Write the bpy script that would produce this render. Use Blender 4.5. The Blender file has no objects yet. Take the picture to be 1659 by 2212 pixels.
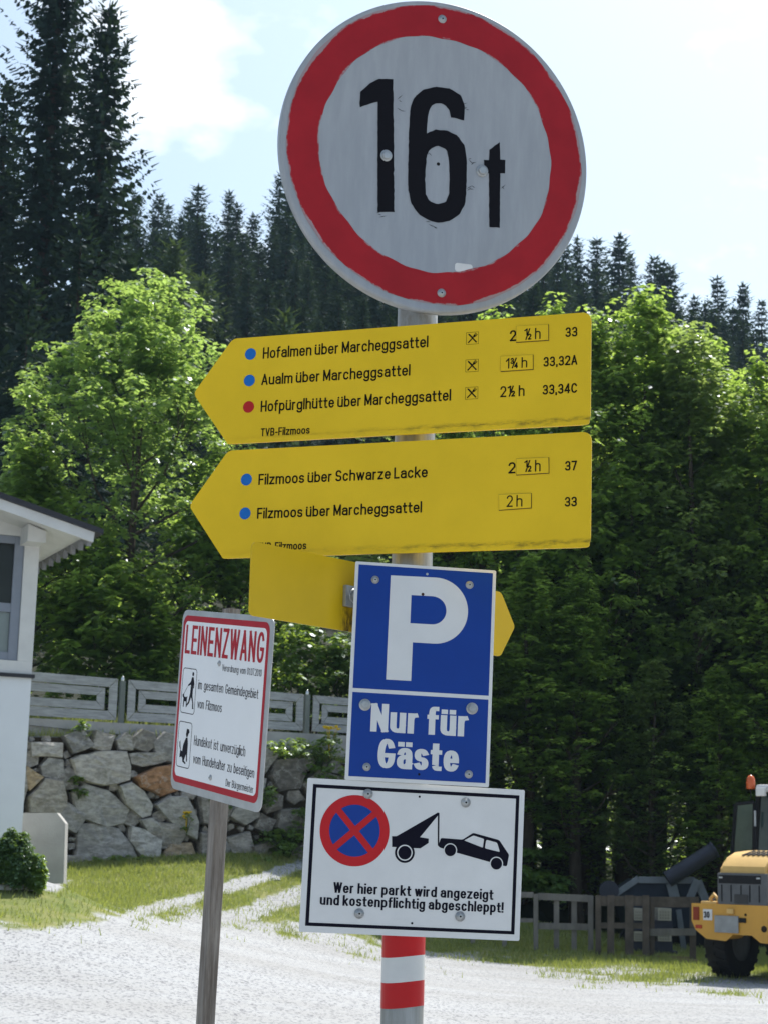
import bpy, bmesh, math, random
import numpy as np
from mathutils import Vector, Matrix
from mathutils.geometry import tessellate_polygon
R = math.radians
scene = bpy.context.scene
col = scene.collection

# ------------------------------------------------------------------ camera
EYE = 1.6
FPX = 3900.0                                  # focal length in units of a 1659 px wide picture
PITCH, ROLL = math.atan(930 / 4812), R(1.45)
_f = np.array([0, math.cos(PITCH), math.sin(PITCH)])
_r0 = np.array([1.0, 0, 0]); _u0 = np.cross(_r0, _f)
_r = _r0 * math.cos(ROLL) + _u0 * math.sin(ROLL)
_u = _u0 * math.cos(ROLL) - _r0 * math.sin(ROLL)
cam = bpy.data.cameras.new('camera')
cam.sensor_fit = 'HORIZONTAL'; cam.sensor_width = 36.0
cam.lens = 36.0 * FPX / 1659
cam.clip_end = 3000
cam.dof.use_dof = True; cam.dof.focus_distance = 3.95; cam.dof.aperture_fstop = 24
cam_ob = bpy.data.objects.new('camera', cam); col.objects.link(cam_ob)
m = Matrix.Identity(4)
for i in range(3):
    m[i][0], m[i][1], m[i][2] = _r[i], _u[i], -_f[i]
m[2][3] = EYE
cam_ob.matrix_world = m
scene.camera = cam_ob

# ------------------------------------------------------------------ sun, sky, exposure
SUN_EL, SUN_AZ = R(57), R(31)                  # azimuth to the right of the view direction
SUNDIR = Vector((math.sin(SUN_AZ) * math.cos(SUN_EL), math.cos(SUN_AZ) * math.cos(SUN_EL), math.sin(SUN_EL)))
sun = bpy.data.lights.new('sun', 'SUN'); sun.energy = 3.6; sun.angle = R(0.5); sun.color = (1, 0.96, 0.90)
sun_ob = bpy.data.objects.new('sun', sun); col.objects.link(sun_ob)
sun_ob.rotation_euler = SUNDIR.to_track_quat('Z', 'Y').to_euler(); sun_ob.location = (10, 10, 60)
scene.view_settings.view_transform = 'Standard'; scene.view_settings.look = 'None'
scene.view_settings.gamma = 1; scene.view_settings.exposure = 0.95
scene.view_settings.use_curve_mapping = False
world = bpy.data.worlds.new('World'); scene.world = world; world.use_nodes = True
nt = world.node_tree; nt.nodes.clear()
def W(t, **k):
    n = nt.nodes.new(t)
    for a, b in k.items(): setattr(n, a, b)
    return n
sky = W('ShaderNodeTexSky', sky_type='NISHITA', sun_disc=False, sun_elevation=SUN_EL, sun_rotation=SUN_AZ, altitude=400, air_density=1.0, dust_density=3.9, ozone_density=1.0)
tc = W('ShaderNodeTexCoord')
mp = W('ShaderNodeMapping'); mp.inputs['Scale'].default_value = (1, 1, 1.7); mp.inputs['Location'].default_value = (0.32, 0.1, 0.62)
nz = W('ShaderNodeTexNoise'); nz.inputs['Scale'].default_value = 16; nz.inputs['Detail'].default_value = 8; nz.inputs['Roughness'].default_value = 0.55
rp = W('ShaderNodeValToRGB'); rp.color_ramp.elements[0].position = 0.60; rp.color_ramp.elements[1].position = 0.98
mx = W('ShaderNodeMix', data_type='RGBA'); mx.inputs[7].default_value = (8.6, 8.8, 8.8, 1)
bg = W('ShaderNodeBackground'); bg.inputs['Strength'].default_value = 0.097
wo = W('ShaderNodeOutputWorld')
L = nt.links.new
L(tc.outputs['Generated'], mp.inputs['Vector']); L(mp.outputs['Vector'], nz.inputs['Vector']); 
tint = W('ShaderNodeMix', data_type='RGBA', blend_type='MULTIPLY'); tint.inputs[0].default_value = 1; tint.inputs[7].default_value = (0.92, 1.04, 1.03, 1); L(sky.outputs['Color'], tint.inputs[6])
# clouds: one over the left forest, a thin bank low on the right, broken up by noise
fac = rp.outputs['Color']; spots = []
for (px, py, sx, w) in ((330, 110, 0.9988, .85), (240, -10, 0.9990, .6), (1560, 600, 0.9985, .25)):
    d = _f + _r * ((px - 829.5) / FPX) - _u * ((py - 1106.3) / FPX); d = d / np.linalg.norm(d)
    dp = W('ShaderNodeVectorMath', operation='DOT_PRODUCT'); dp.inputs[1].default_value = d; L(tc.outputs['Generated'], dp.inputs[0])
    mr = W('ShaderNodeMapRange', clamp=True); mr.inputs['From Min'].default_value = 1 - (1 - sx) * 2.2; mr.inputs['From Max'].default_value = 1.0; mr.inputs['To Max'].default_value = w; L(dp.outputs['Value'], mr.inputs['Value']); spots.append(mr.outputs['Result'])
acc = spots[0]
for q in spots[1:]:
    mm_ = W('ShaderNodeMath', operation='MAXIMUM'); L(acc, mm_.inputs[0]); L(q, mm_.inputs[1]); acc = mm_.outputs[0]
ad = W('ShaderNodeMath', operation='MULTIPLY_ADD'); ad.inputs[1].default_value = 0.42; L(acc, ad.inputs[0]); L(nz.outputs['Fac'], ad.inputs[2]); L(ad.outputs[0], rp.inputs['Fac'])
veil = W('ShaderNodeMapRange', clamp=True); veil.inputs['To Min'].default_value = 0.10; L(rp.outputs['Color'], veil.inputs['Value']); L(veil.outputs['Result'], mx.inputs[0]); L(tint.outputs[2], mx.inputs[6]); L(mx.outputs[2], bg.inputs['Color']); L(bg.outputs['Background'], wo.inputs['Surface'])

# ------------------------------------------------------------------ helpers
def at(x, y, Y):
    """world point on the sight line through (x, y) of the 1659-wide survey picture, Y metres ahead"""
    d = _f + _r * ((x - 829.5) / FPX) - _u * ((y - 1106.3) / FPX)
    p = np.array([0, 0, EYE]) + d * (Y / d[1])
    return Vector(p)
def on_plane(x, y, o, n):
    d = Vector(_f + _r * ((x - 829.5) / FPX) - _u * ((y - 1106.3) / FPX)); c = Vector((0, 0, EYE))
    return c + d * ((Vector(o) - c).dot(n) / d.dot(n))
def to_px(P):
    d = np.asarray(P, float) - np.array([0, 0, EYE]); z = d @ _f
    return 829.5 + FPX * (d @ _r) / z, 1106.3 - FPX * (d @ _u) / z
def smooth(a, b, x):
    t = np.clip((np.asarray(x, float) - a) / (b - a), 0, 1); return t * t * (3 - 2 * t)

MATS = {}
def mat(name, color, rough=0.6, metal=0.0, var=0.0, vscale=8.0, bump=0.0, bscale=40.0, spec=0.25, var_color=None, aniso=None, coat=0.0):
    """procedural Principled material: base colour broken up by noise, optional bump"""
    if name in MATS: return MATS[name]
    m = bpy.data.materials.new(name); m.use_nodes = True; t = m.node_tree; b = t.nodes['Principled BSDF']
    b.inputs['Base Color'].default_value = (*color, 1); b.inputs['Roughness'].default_value = rough
    b.inputs['Metallic'].default_value = metal; b.inputs['Specular IOR Level'].default_value = spec
    b.inputs['Coat Weight'].default_value = coat
    co = t.nodes.new('ShaderNodeTexCoord'); mpn = t.nodes.new('ShaderNodeMapping')
    t.links.new(co.outputs['Object'], mpn.inputs['Vector'])
    if aniso: mpn.inputs['Scale'].default_value = aniso
    if var:
        n = t.nodes.new('ShaderNodeTexNoise'); n.inputs['Scale'].default_value = vscale; n.inputs['Detail'].default_value = 7; n.inputs['Roughness'].default_value = 0.62
        t.links.new(mpn.outputs['Vector'], n.inputs['Vector'])
        r = t.nodes.new('ShaderNodeValToRGB'); r.color_ramp.elements[0].position = 0.3; r.color_ramp.elements[1].position = 0.72
        d = var_color or tuple(c * (1 - var) for c in color)
        r.color_ramp.elements[0].color = (*d, 1); r.color_ramp.elements[1].color = (*color, 1)
        t.links.new(n.outputs['Fac'], r.inputs['Fac']); t.links.new(r.outputs['Color'], b.inputs['Base Color'])
    if bump:
        n2 = t.nodes.new('ShaderNodeTexNoise'); n2.inputs['Scale'].default_value = bscale; n2.inputs['Detail'].default_value = 6
        t.links.new(mpn.outputs['Vector'], n2.inputs['Vector'])
        bm_ = t.nodes.new('ShaderNodeBump'); bm_.inputs['Strength'].default_value = bump; bm_.inputs['Distance'].default_value = 0.02
        t.links.new(n2.outputs['Fac'], bm_.inputs['Height']); t.links.new(bm_.outputs['Normal'], b.inputs['Normal'])
    MATS[name] = m
    return m

def tag(o, label=None, cat=None, group=None, kind=None):
    if label: o['label'] = label
    if cat: o['category'] = cat
    if group: o['group'] = group
    if kind: o['kind'] = kind
    return o
def empty(name, loc=(0, 0, 0), rz=0.0, matrix=None, label=None, cat=None, group=None):
    o = bpy.data.objects.new(name, None); col.objects.link(o); o.empty_display_size = 0.1
    if matrix is not None: o.matrix_world = matrix
    else: o.location = loc; o.rotation_euler = (0, 0, rz)
    return tag(o, label, cat, group)
def copy_tree(o, parent=None):
    c = o.copy(); col.objects.link(c); c.parent = parent
    for ch in o.children: copy_tree(ch, c)
    return c

class MB:
    """collects shapes and links them as one mesh object"""
    def __init__(s): s.v = []; s.f = []; s.sm = []
    def add(s, vs, fs, sm=False):
        k = len(s.v); s.v += [tuple(map(float, p)) for p in vs]; s.f += [tuple(i + k for i in f) for f in fs]; s.sm += [sm] * len(fs); return s
    def box(s, x0, x1, y0, y1, z0, z1):
        v = [(x, y, z) for x in (x0, x1) for y in (y0, y1) for z in (z0, z1)]
        return s.add(v, [(0, 1, 3, 2), (4, 6, 7, 5), (0, 4, 5, 1), (2, 3, 7, 6), (0, 2, 6, 4), (1, 5, 7, 3)])
    def bbox(s, x0, x1, y0, y1, z0, z1, b=0.005):
        """box with chamfered vertical and horizontal edges"""
        bm = bmesh.new(); r = bmesh.ops.create_cube(bm, size=1)
        for q in r['verts']:
            q.co = Vector(((x0 + x1) / 2 + q.co.x * (x1 - x0), (y0 + y1) / 2 + q.co.y * (y1 - y0), (z0 + z1) / 2 + q.co.z * (z1 - z0)))
        bmesh.ops.bevel(bm, geom=bm.edges[:], offset=b, segments=2, profile=0.7, affect='EDGES')
        bm.verts.index_update(); s.add([q.co for q in bm.verts], [[q.index for q in f.verts] for f in bm.faces]); bm.free(); return s
    def bar(s, p0, p1, w, t, n=(0, -1, 0)):
        """board from p0 to p1, width w across, thickness t along n"""
        p0, p1 = Vector(p0), Vector(p1); d = (p1 - p0).normalized(); n = Vector(n); n = (n - d * n.dot(d)).normalized(); a = d.cross(n)
        v = []
        for p in (p0, p1):
            for i, j in ((-1, -1), (1, -1), (1, 1), (-1, 1)): v.append(p + a * (w / 2 * i) + n * (t / 2 * j))
        return s.add(v, [(3, 2, 1, 0), (4, 5, 6, 7), (0, 1, 5, 4), (1, 2, 6, 5), (2, 3, 7, 6), (3, 0, 4, 7)])
    def tube(s, p0, p1, r0, r1=None, n=16, cap=True, sm=True):
        p0, p1 = Vector(p0), Vector(p1); r1 = r0 if r1 is None else r1; d = (p1 - p0).normalized()
        a = d.orthogonal().normalized(); b = d.cross(a); v = []
        for p, r in ((p0, r0), (p1, r1)):
            v += [p + a * (r * math.cos(2 * math.pi * i / n)) + b * (r * math.sin(2 * math.pi * i / n)) for i in range(n)]
        s.add(v, [(i, (i + 1) % n, n + (i + 1) % n, n + i) for i in range(n)], sm)
        if cap: s.add(v, [tuple(range(n - 1, -1, -1)), tuple(range(n, 2 * n))])
        return s
    def path(s, pts, rad, n=8):
        """tapered tube along points with shared rings"""
        pts = [Vector(p) for p in pts]; v = []
        for i, p in enumerate(pts):
            d = (pts[min(i + 1, len(pts) - 1)] - pts[max(i - 1, 0)]).normalized()
            a = d.cross(Vector((0.3, 0.9, 0.1))).normalized(); b = d.cross(a); r = rad[i]
            v += [p + a * (r * math.cos(2 * math.pi * k / n)) + b * (r * math.sin(2 * math.pi * k / n)) for k in range(n)]
        f = [(i * n + k, i * n + (k + 1) % n, (i + 1) * n + (k + 1) % n, (i + 1) * n + k) for i in range(len(pts) - 1) for k in range(n)]
        return s.add(v, f, True)
    def lathe(s, prof, c=(0, 0, 0), n=24, axis='Z', sm=True):
        v = []
        for r, h in prof:
            for i in range(n):
                a = 2 * math.pi * i / n
                p = {'Z': (r * math.cos(a), r * math.sin(a), h), 'X': (h, r * math.cos(a), r * math.sin(a)), 'Y': (r * math.cos(a), h, r * math.sin(a))}[axis]
                v.append((c[0] + p[0], c[1] + p[1], c[2] + p[2]))
        f = [(i * n + k, i * n + (k + 1) % n, (i + 1) * n + (k + 1) % n, (i + 1) * n + k) for i in range(len(prof) - 1) for k in range(n)]
        return s.add(v, f, sm)
    def poly(s, outline, z0, z1=None, holes=(), fn=None):
        """flat polygon with holes in local x, y at height z1 (extruded down to z0 when z1 is given)"""
        z = z0 if z1 is None else z1
        loops = [list(outline)] + [list(h) for h in holes]
        allp = [p for l in loops for p in l]
        tris = tessellate_polygon([[Vector((p[0], p[1], 0)) for p in l] for l in loops])
        fix = []
        for t in tris:
            a, b, c = (allp[i] for i in t)
            fix.append(t if (b[0] - a[0]) * (c[1] - a[1]) - (b[1] - a[1]) * (c[0] - a[0]) > 0 else (t[0], t[2], t[1]))
        fn = fn or (lambda x, y, z: (x, y, z))
        s.add([fn(p[0], p[1], z) for p in allp], fix)
        if z1 is not None:
            s.add([fn(p[0], p[1], z0) for p in allp], [tuple(reversed(t)) for t in fix])
            for l in loops:
                k = len(l); s.add([fn(p[0], p[1], h) for h in (z0, z1) for p in l], [(i, (i + 1) % k, k + (i + 1) % k, k + i) for i in range(k)])
        return s
    def mesh(s, name, m):
        me = bpy.data.meshes.new(name); me.from_pydata(s.v, [], s.f)
        me.polygons.foreach_set('use_smooth', s.sm); me.materials.append(m); me.update()
        return me
    def build(s, name, m, parent=None, recalc=False):
        me = s.mesh(name, m)
        if recalc:
            bm = bmesh.new(); bm.from_mesh(me); bmesh.ops.recalc_face_normals(bm, faces=bm.faces); bm.to_mesh(me); bm.free()
        o = bpy.data.objects.new(name, me); col.objects.link(o); o.parent = parent
        return o
def quads_object(name, verts, m, parent=None, n=4):
    """mesh of loose n-gons from an (N*n, 3) array"""
    me = bpy.data.meshes.new(name); N = len(verts) // n
    me.vertices.add(N * n); me.vertices.foreach_set('co', np.asarray(verts, np.float32).ravel())
    me.loops.add(N * n); me.loops.foreach_set('vertex_index', np.arange(N * n, dtype=np.int32))
    me.polygons.add(N); me.polygons.foreach_set('loop_start', np.arange(0, N * n, n, dtype=np.int32))
    me.update(calc_edges=True); me.validate(); me.materials.append(m)
    o = bpy.data.objects.new(name, me); col.objects.link(o); o.parent = parent
    return o
# ------------------------------------------------------------------ lettering: a stroke alphabet drawn with a flat pen
XH = 0.72; DE = -0.27
def _arc(cx, cy, rx, ry, a0, a1, n=14, e=2.35):
    out = []
    for i in range(n + 1):
        a = R(a0 + (a1 - a0) * i / n); c, s_ = math.cos(a), math.sin(a)
        out.append((cx + rx * math.copysign(abs(c) ** (2 / e), c), cy + ry * math.copysign(abs(s_) ** (2 / e), s_)))
    return out
_O = _arc(.5, XH / 2, .5, XH / 2, 0, 360, 32)
_n1 = lambda a, b: _arc((a + b) / 2, XH - .2, (b - a) / 2, .2, 180, 0, 10) + [(b, 0)]
_S = lambda h: _arc(.5, h * .75, .46, h * .25, 25, 180, 8) + _arc(.5, h * .75, .46, h * .25, 180, 262, 5)[1:] + _arc(.5, h * .25, .48, h * .25, 82, 0, 5) + _arc(.5, h * .25, .48, h * .25, 0, -158, 8)[1:]
_dot = lambda u: [(u, XH + .19), (u, XH + .2)]
# letter: (width, strokes)
G = {
 'a': (.52, [_arc(.52, XH - .19, .46, .19, 165, 0, 10) + [(1, 0)], [(1, .42), (.5, .42)] + _arc(.5, .21, .5, .21, 90, 270, 10) + [(.62, 0), (1, .14)]]),
 'b': (.53, [[(0, 0), (0, 1)], _O]), 'd': (.53, [[(1, 0), (1, 1)], _O]), 'p': (.53, [[(0, DE), (0, XH)], _O]),
 'c': (.50, [_arc(.5, XH / 2, .5, XH / 2, 35, 325, 22)]), 'o': (.53, [_O]),
 'e': (.52, [[(0, .37), (1, .37)], [(1, .37)] + _arc(.5, XH / 2, .5, XH / 2, 5, 322, 24)]),
 'f': (.32, [[(1.0, 1)] + _arc(.75, .82, .42, .18, 90, 180, 6) + [(.33, 0)], [(0, XH - .02), (.95, XH - .02)]]),
 'g': (.53, [_O, [(1, XH), (1, -.1)] + _arc(.5, -.09, .5, .18, 0, -160, 10)]),
 'h': (.51, [[(0, 0), (0, 1)], _n1(0, 1)]), 'i': (.0, [[(.5, 0), (.5, XH)], [(.5, .985), (.5, 1)]]),
 'k': (.50, [[(0, 0), (0, 1)], [(.05, .3), (.95, XH)], [(.35, .45), (1, 0)]]), 'l': (.0, [[(.5, 0), (.5, 1)]]),
 'm': (.84, [[(0, 0), (0, XH)], _n1(0, .5), _n1(.5, 1)]), 'n': (.51, [[(0, 0), (0, XH)], _n1(0, 1)]),
 'r': (.30, [[(0, 0), (0, XH)], _arc(.9, XH - .24, .9, .24, 180, 95, 8)]), 's': (.48, [_S(XH)]),
 't': (.33, [[(.38, .93), (.38, .15)] + _arc(.78, .16, .4, .16, 180, 270, 5) + [(1, 0)], [(0, XH - .02), (1, XH - .02)]]),
 'u': (.51, [[(0, XH), (0, .2)] + _arc(.5, .2, .5, .2, 180, 360, 10), [(1, 0), (1, XH)]]),
 'v': (.50, [[(0, XH), (.5, 0)], [(1, XH), (.5, 0)]]),
 'w': (.78, [[(0, XH), (.26, 0)], [(.26, 0), (.5, XH)], [(.5, XH), (.74, 0)], [(.74, 0), (1, XH)]]),
 'z': (.47, [[(0, XH), (1, XH)], [(1, XH), (0, 0)], [(0, 0), (1, 0)]]),
 'A': (.60, [[(0, 0), (.5, 1)], [(1, 0), (.5, 1)], [(.2, .3), (.8, .3)]]),
 'B': (.56, [[(0, 0), (0, 1)], [(0, 1), (.5, 1)] + _arc(.5, .76, .45, .24, 90, -90, 10) + [(0, .52)], [(.5, .52)] + _arc(.5, .26, .5, .26, 90, -90, 10) + [(0, 0)]]),
 'C': (.60, [_arc(.5, .5, .5, .5, 38, 322, 26)]), 'D': (.58, [[(0, 0), (0, 1)], [(0, 1), (.5, 1)] + _arc(.5, .5, .5, .5, 90, -90, 18) + [(0, 0)]]),
 'E': (.50, [[(0, 0), (0, 1)], [(0, 1), (1, 1)], [(0, .52), (.9, .52)], [(0, 0), (1, 0)]]),
 'F': (.48, [[(0, 0), (0, 1)], [(0, 1), (1, 1)], [(0, .52), (.88, .52)]]),
 'G': (.60, [_arc(.5, .5, .5, .5, 38, 340, 26) + [(1, .46), (.6, .46)]]),
 'H': (.58, [[(0, 0), (0, 1)], [(1, 0), (1, 1)], [(0, .52), (1, .52)]]), 'I': (.0, [[(.5, 0), (.5, 1)]]),
 'L': (.46, [[(0, 1), (0, 0)], [(0, 0), (1, 0)]]),
 'M': (.70, [[(0, 0), (0, 1)], [(0, 1), (.5, .12)], [(.5, .12), (1, 1)], [(1, 1), (1, 0)]]),
 'N': (.58, [[(0, 0), (0, 1)], [(0, 1), (1, 0)], [(1, 0), (1, 1)]]),
 'S': (.56, [_S(1.0)]), 'T': (.54, [[(0, 1), (1, 1)], [(.5, 1), (.5, 0)]]), 'V': (.58, [[(0, 1), (.5, 0)], [(1, 1), (.5, 0)]]),
 'W': (.88, [[(0, 1), (.25, 0)], [(.25, 0), (.5, 1)], [(.5, 1), (.75, 0)], [(.75, 0), (1, 1)]]),
 'Z': (.52, [[(0, 1), (1, 1)], [(1, 1), (0, 0)], [(0, 0), (1, 0)]]), 'U': (.56, [[(0, 1), (0, .25)] + _arc(.5, .25, .5, .25, 180, 360, 12) + [(1, 1)]]),
 '0': (.54, [_arc(.5, .5, .5, .5, 0, 360, 32)]), '1': (.30, [[(1, 0), (1, 1)], [(1, 1), (.1, .78)]]),
 '2': (.52, [_arc(.5, .74, .5, .26, 165, -20, 12) + [(.06, .02)], [(0, 0), (1, 0)]]),
 '3': (.52, [_arc(.5, .76, .46, .24, 160, -90, 14) + [(.4, .52)], [(.45, .52)] + _arc(.5, .26, .5, .26, 85, -160, 16)]),
 '4': (.56, [[(.75, 0), (.75, 1)], [(.72, 1), (0, .26)], [(0, .26), (1, .26)]]),
 '7': (.50, [[(0, 1), (1, 1)], [(1, 1), (.35, 0)]]),
 ',': (.06, [[(.6, .04), (.4, -.12)]]), '.': (.0, [[(.5, .0), (.5, .01)]]), '-': (.28, [[(0, .4), (1, .4)]]), '!': (.0, [[(.5, .3), (.5, 1)], [(.5, 0), (.5, .01)]]),
}
for ch, b in (('ü', 'u'), ('ä', 'a')): G[ch] = (G[b][0], G[b][1] + [_dot(.06), _dot(.94)])
def _frac(n, d):
    s_ = []
    for ch, ox, oy in ((n, 0, .5), (d, .62, 0)):
        s_ += [[(ox + .36 * u, oy + .5 * v) for u, v in st] for st in G[ch][1]]
    return (.72, s_ + [[(.22, 0), (.78, 1)]])
G['½'] = _frac('1', '2'); G['¾'] = _frac('3', '4')

def write(mb, s, x0, x1, y0, cap, pw, ph, z=0.0006, space=0.26, gap=0.12, wide=1.0):
    """letters of s between x0 and x1 on baseline y0; pw, ph = stem and bar thickness; all in metres"""
    P, Hh = pw / cap, ph / cap
    adv = []; x = 0.0
    for ch in s:
        if ch == ' ': x += space; continue
        w = max(G[ch][0] * wide, 0) + P
        adv.append((ch, x, w)); x += w + gap
    k = (x1 - x0) / cap / (x - gap)
    h = Hh / 2
    ks = [-.6, DE, 0, XH, 1, 1.6]; kv = [-.6 + h, DE + h, h, XH - h, 1 - h, 1.6 - h]
    li = 0
    for ch, xx, w in adv:
        for st in G[ch][1]:
            pts = []
            for u, v in st:
                X = (xx + w / 2) * k + (u - .5) * max(w * k - P, 0.0)
                pts.append(np.array([X / (P / 2), float(np.interp(v, ks, kv)) / h]))
            q = [pts[0]]
            for p in pts[1:]:
                if np.hypot(*(p - q[-1])) > 1e-4: q.append(p)
            if len(q) < 2: continue
            closed = np.hypot(*(q[0] - q[-1])) < 1e-3 and len(q) > 4
            if closed: q = q[:-1]
            n = len(q); nor = []
            for i in range(n):
                a = q[i] - q[i - 1] if (i > 0 or closed) else q[1] - q[0]
                b = q[(i + 1) % n] - q[i] if (i < n - 1 or closed) else q[-1] - q[-2]
                a = a / np.hypot(*a); b = b / np.hypot(*b)
                na, nb = np.array([-a[1], a[0]]), np.array([-b[1], b[0]]); mm = na + nb; l = mm @ mm
                nor.append(mm * min(2 / l, 1.6) if l > .3 else na)
                if not closed and i == 0: e0 = -b
                if not closed and i == n - 1: e1 = a
            if not closed: q[0] = q[0] + e0; q[-1] = q[-1] + e1
            vs = []
            for p, d in zip(q, nor):
                for sg in (1, -1):
                    a = p + d * sg
                    vs.append((x0 + a[0] * P / 2 * cap, y0 + a[1] * h * cap, z + li * 0.000012))
            fs = [(2 * i, 2 * i + 1, 2 * ((i + 1) % n) + 1, 2 * ((i + 1) % n)) for i in range(n if closed else n - 1)]
            mb.add(vs, fs); li = (li + 1) % 9
    return mb
def rrect(w, h, r, n=6, cx=0, cy=0):
    out = []
    for sx, sy, a in ((1, 1, 0), (-1, 1, 90), (-1, -1, 180), (1, -1, 270)):
        for i in range(n + 1):
            t = R(a + 90 * i / n); out.append((cx + sx * (w / 2 - r) + r * math.cos(t), cy + sy * (h / 2 - r) + r * math.sin(t)))
    return out
def circ(r, n=64, cx=0, cy=0, a0=0, wob=None):
    return [(cx + (r + (wob(2 * math.pi * i / n) if wob else 0)) * math.cos(2 * math.pi * i / n), cy + (r + (wob(2 * math.pi * i / n) if wob else 0)) * math.sin(2 * math.pi * i / n)) for i in range(n)]
def rpoly(pts, r, n=4):
    """polygon with rounded corners (clockwise or counter-clockwise)"""
    out = []; k = len(pts)
    for i in range(k):
        p, a, b = Vector(pts[i]).to_2d(), Vector(pts[i - 1]).to_2d(), Vector(pts[(i + 1) % k]).to_2d()
        rr = r[i] if isinstance(r, (list, tuple)) else r
        if rr <= 0: out.append(tuple(p)); continue
        da, db = (a - p).normalized(), (b - p).normalized()
        for j in range(n + 1):
            t = j / n; out.append(tuple((p + da * rr) * (1 - t) ** 2 + p * 2 * t * (1 - t) + (p + db * rr) * t * t))
    return out
# ------------------------------------------------------------------ the signs on the pole
def sign_matrix(yaw, tilt, roll, ox, Y, oz):
    yaw, tilt, roll = R(yaw), R(tilt), R(roll)
    n = Vector((math.sin(yaw) * math.cos(tilt), -math.cos(yaw) * math.cos(tilt), math.sin(tilt)))
    x = Vector((math.cos(yaw), math.sin(yaw), 0)); y = n.cross(x); c, s = math.cos(roll), math.sin(roll)
    X = x * c + y * s; Yv = y * c - x * s
    return Matrix(((X.x, Yv.x, n.x, ox), (X.y, Yv.y, n.y, Y), (X.z, Yv.z, n.z, oz), (0, 0, 0, 1)))
POLE = (0.0648, 3.952); PR = 0.0452
m_black = mat('black_foil', (0.005, 0.005, 0.007), 0.5, var=0.3, vscale=30, spec=.12)
m_white = mat('white_foil', (0.67, 0.675, 0.67), 0.34, var=0.10, vscale=9, bump=0.02, bscale=30)
m_blue = mat('blue_foil', (0.001, 0.040, 0.265), 0.34, var=0.12, vscale=9)
m_red = mat('red_foil', (0.50, 0.010, 0.016), 0.36, var=0.12, vscale=10)
m_crimson = mat('crimson_ink', (0.40, 0.006, 0.022), 0.4, var=0.1, vscale=12)
m_navy = mat('navy_ink', (0.003, 0.003, 0.012), 0.5, var=0.2, vscale=20, spec=.12)
m_alu = mat('bare_aluminium', (0.50, 0.52, 0.54), 0.42, metal=0.55, var=0.25, vscale=14)
m_steel = mat('galvanised_steel', (0.46, 0.48, 0.49), 0.38, metal=0.6, var=0.35, vscale=40, bump=0.05)
m_hole = mat('drilled_hole', (0.01, 0.01, 0.01), 0.9, var=0.2)
m_letter = mat('engraved_black', (0.007, 0.006, 0.004), 0.6, var=0.3, vscale=60, spec=.1)
m_dotblue = mat('waymark_blue', (0.006, 0.14, 0.48), 0.45, var=0.1)
m_dotred = mat('waymark_red', (0.46, 0.012, 0.012), 0.45, var=0.1)

def node_mat(name, fn, rough=0.4, **kw):
    """Principled material whose base colour is built by fn(node_tree, object_coordinates) -> colour socket"""
    m = bpy.data.materials.new(name); m.use_nodes = True; t = m.node_tree; b = t.nodes['Principled BSDF']; b.inputs['Roughness'].default_value = rough; b.inputs['Specular IOR Level'].default_value = .25
    for k, v in kw.items(): b.inputs[k].default_value = v
    co = t.nodes.new('ShaderNodeTexCoord')
    t.links.new(fn(t, co.outputs['Object'], b), b.inputs['Base Color'])
    return m
def N(t, kind, ins=None, **at_):
    n = t.nodes.new(kind)
    for k, v in at_.items(): setattr(n, k, v)
    for k, v in (ins or {}).items():
        if hasattr(v, 'is_linked') or isinstance(v, bpy.types.NodeSocket): t.links.new(v, n.inputs[k])
        else: n.inputs[k].default_value = v
    return n
def M_(t, op, a, b=None, c=None, clamp=False):
    n = t.nodes.new('ShaderNodeMath'); n.operation = op; n.use_clamp = clamp
    for i, v in enumerate((a, b, c)):
        if v is None: continue
        if isinstance(v, bpy.types.NodeSocket): t.links.new(v, n.inputs[i])
        else: n.inputs[i].default_value = v
    return n.outputs[0]
def ramp(t, v, a, b): 
    n = N(t, 'ShaderNodeMapRange', {'From Min': a, 'From Max': b}, clamp=True, interpolation_type='SMOOTHSTEP'); t.links.new(v, n.inputs['Value']); return n.outputs['Result']
def mixc(t, f, a, b):
    n = t.nodes.new('ShaderNodeMix'); n.data_type = 'RGBA'
    for i, v in ((0, f), (6, a), (7, b)):
        if isinstance(v, bpy.types.NodeSocket): t.links.new(v, n.inputs[i])
        else: n.inputs[i].default_value = v if i == 0 else (*v, 1)
    return n.outputs[2]
def noise(t, vec, scale, detail=5, rough=0.6, stretch=None):
    if stretch:
        mp_ = N(t, 'ShaderNodeMapping', {'Scale': stretch}); t.links.new(vec, mp_.inputs['Vector']); vec = mp_.outputs['Vector']
    n = N(t, 'ShaderNodeTexNoise', {'Scale': scale, 'Detail': detail, 'Roughness': rough}); t.links.new(vec, n.inputs['Vector']); return n.outputs['Fac']

def _yellow(half):
    def fn(t, co, b):
        s = N(t, 'ShaderNodeSeparateXYZ'); t.links.new(co, s.inputs[0])
        base = mixc(t, ramp(t, noise(t, co, 5), .3, .7), (0.73, 0.475, 0.007), (0.80, 0.52, 0.010))
        d = M_(t, 'ABSOLUTE', M_(t, 'SUBTRACT', s.outputs['Y'], -half + 0.0115))
        line = ramp(t, d, 0.012, 0.0015)
        n = noise(t, co, 26, 6, .7, (1, 3, 1))
        mask = M_(t, 'MULTIPLY', line, ramp(t, n, .42, .68)); right = ramp(t, s.outputs['X'], -.25, .35)
        mask = M_(t, 'MULTIPLY', mask, M_(t, 'ADD', M_(t, 'MULTIPLY', right, .6), .10), clamp=True)
        spots = ramp(t, noise(t, co, 55, 2, .4), .79, .83)
        return mixc(t, M_(t, 'MAXIMUM', mask, M_(t, 'MULTIPLY', spots, .5)), base, (0.045, 0.036, 0.008))
    return fn
m_yellow = node_mat('yellow_board', _yellow(.1256), 0.42)
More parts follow.
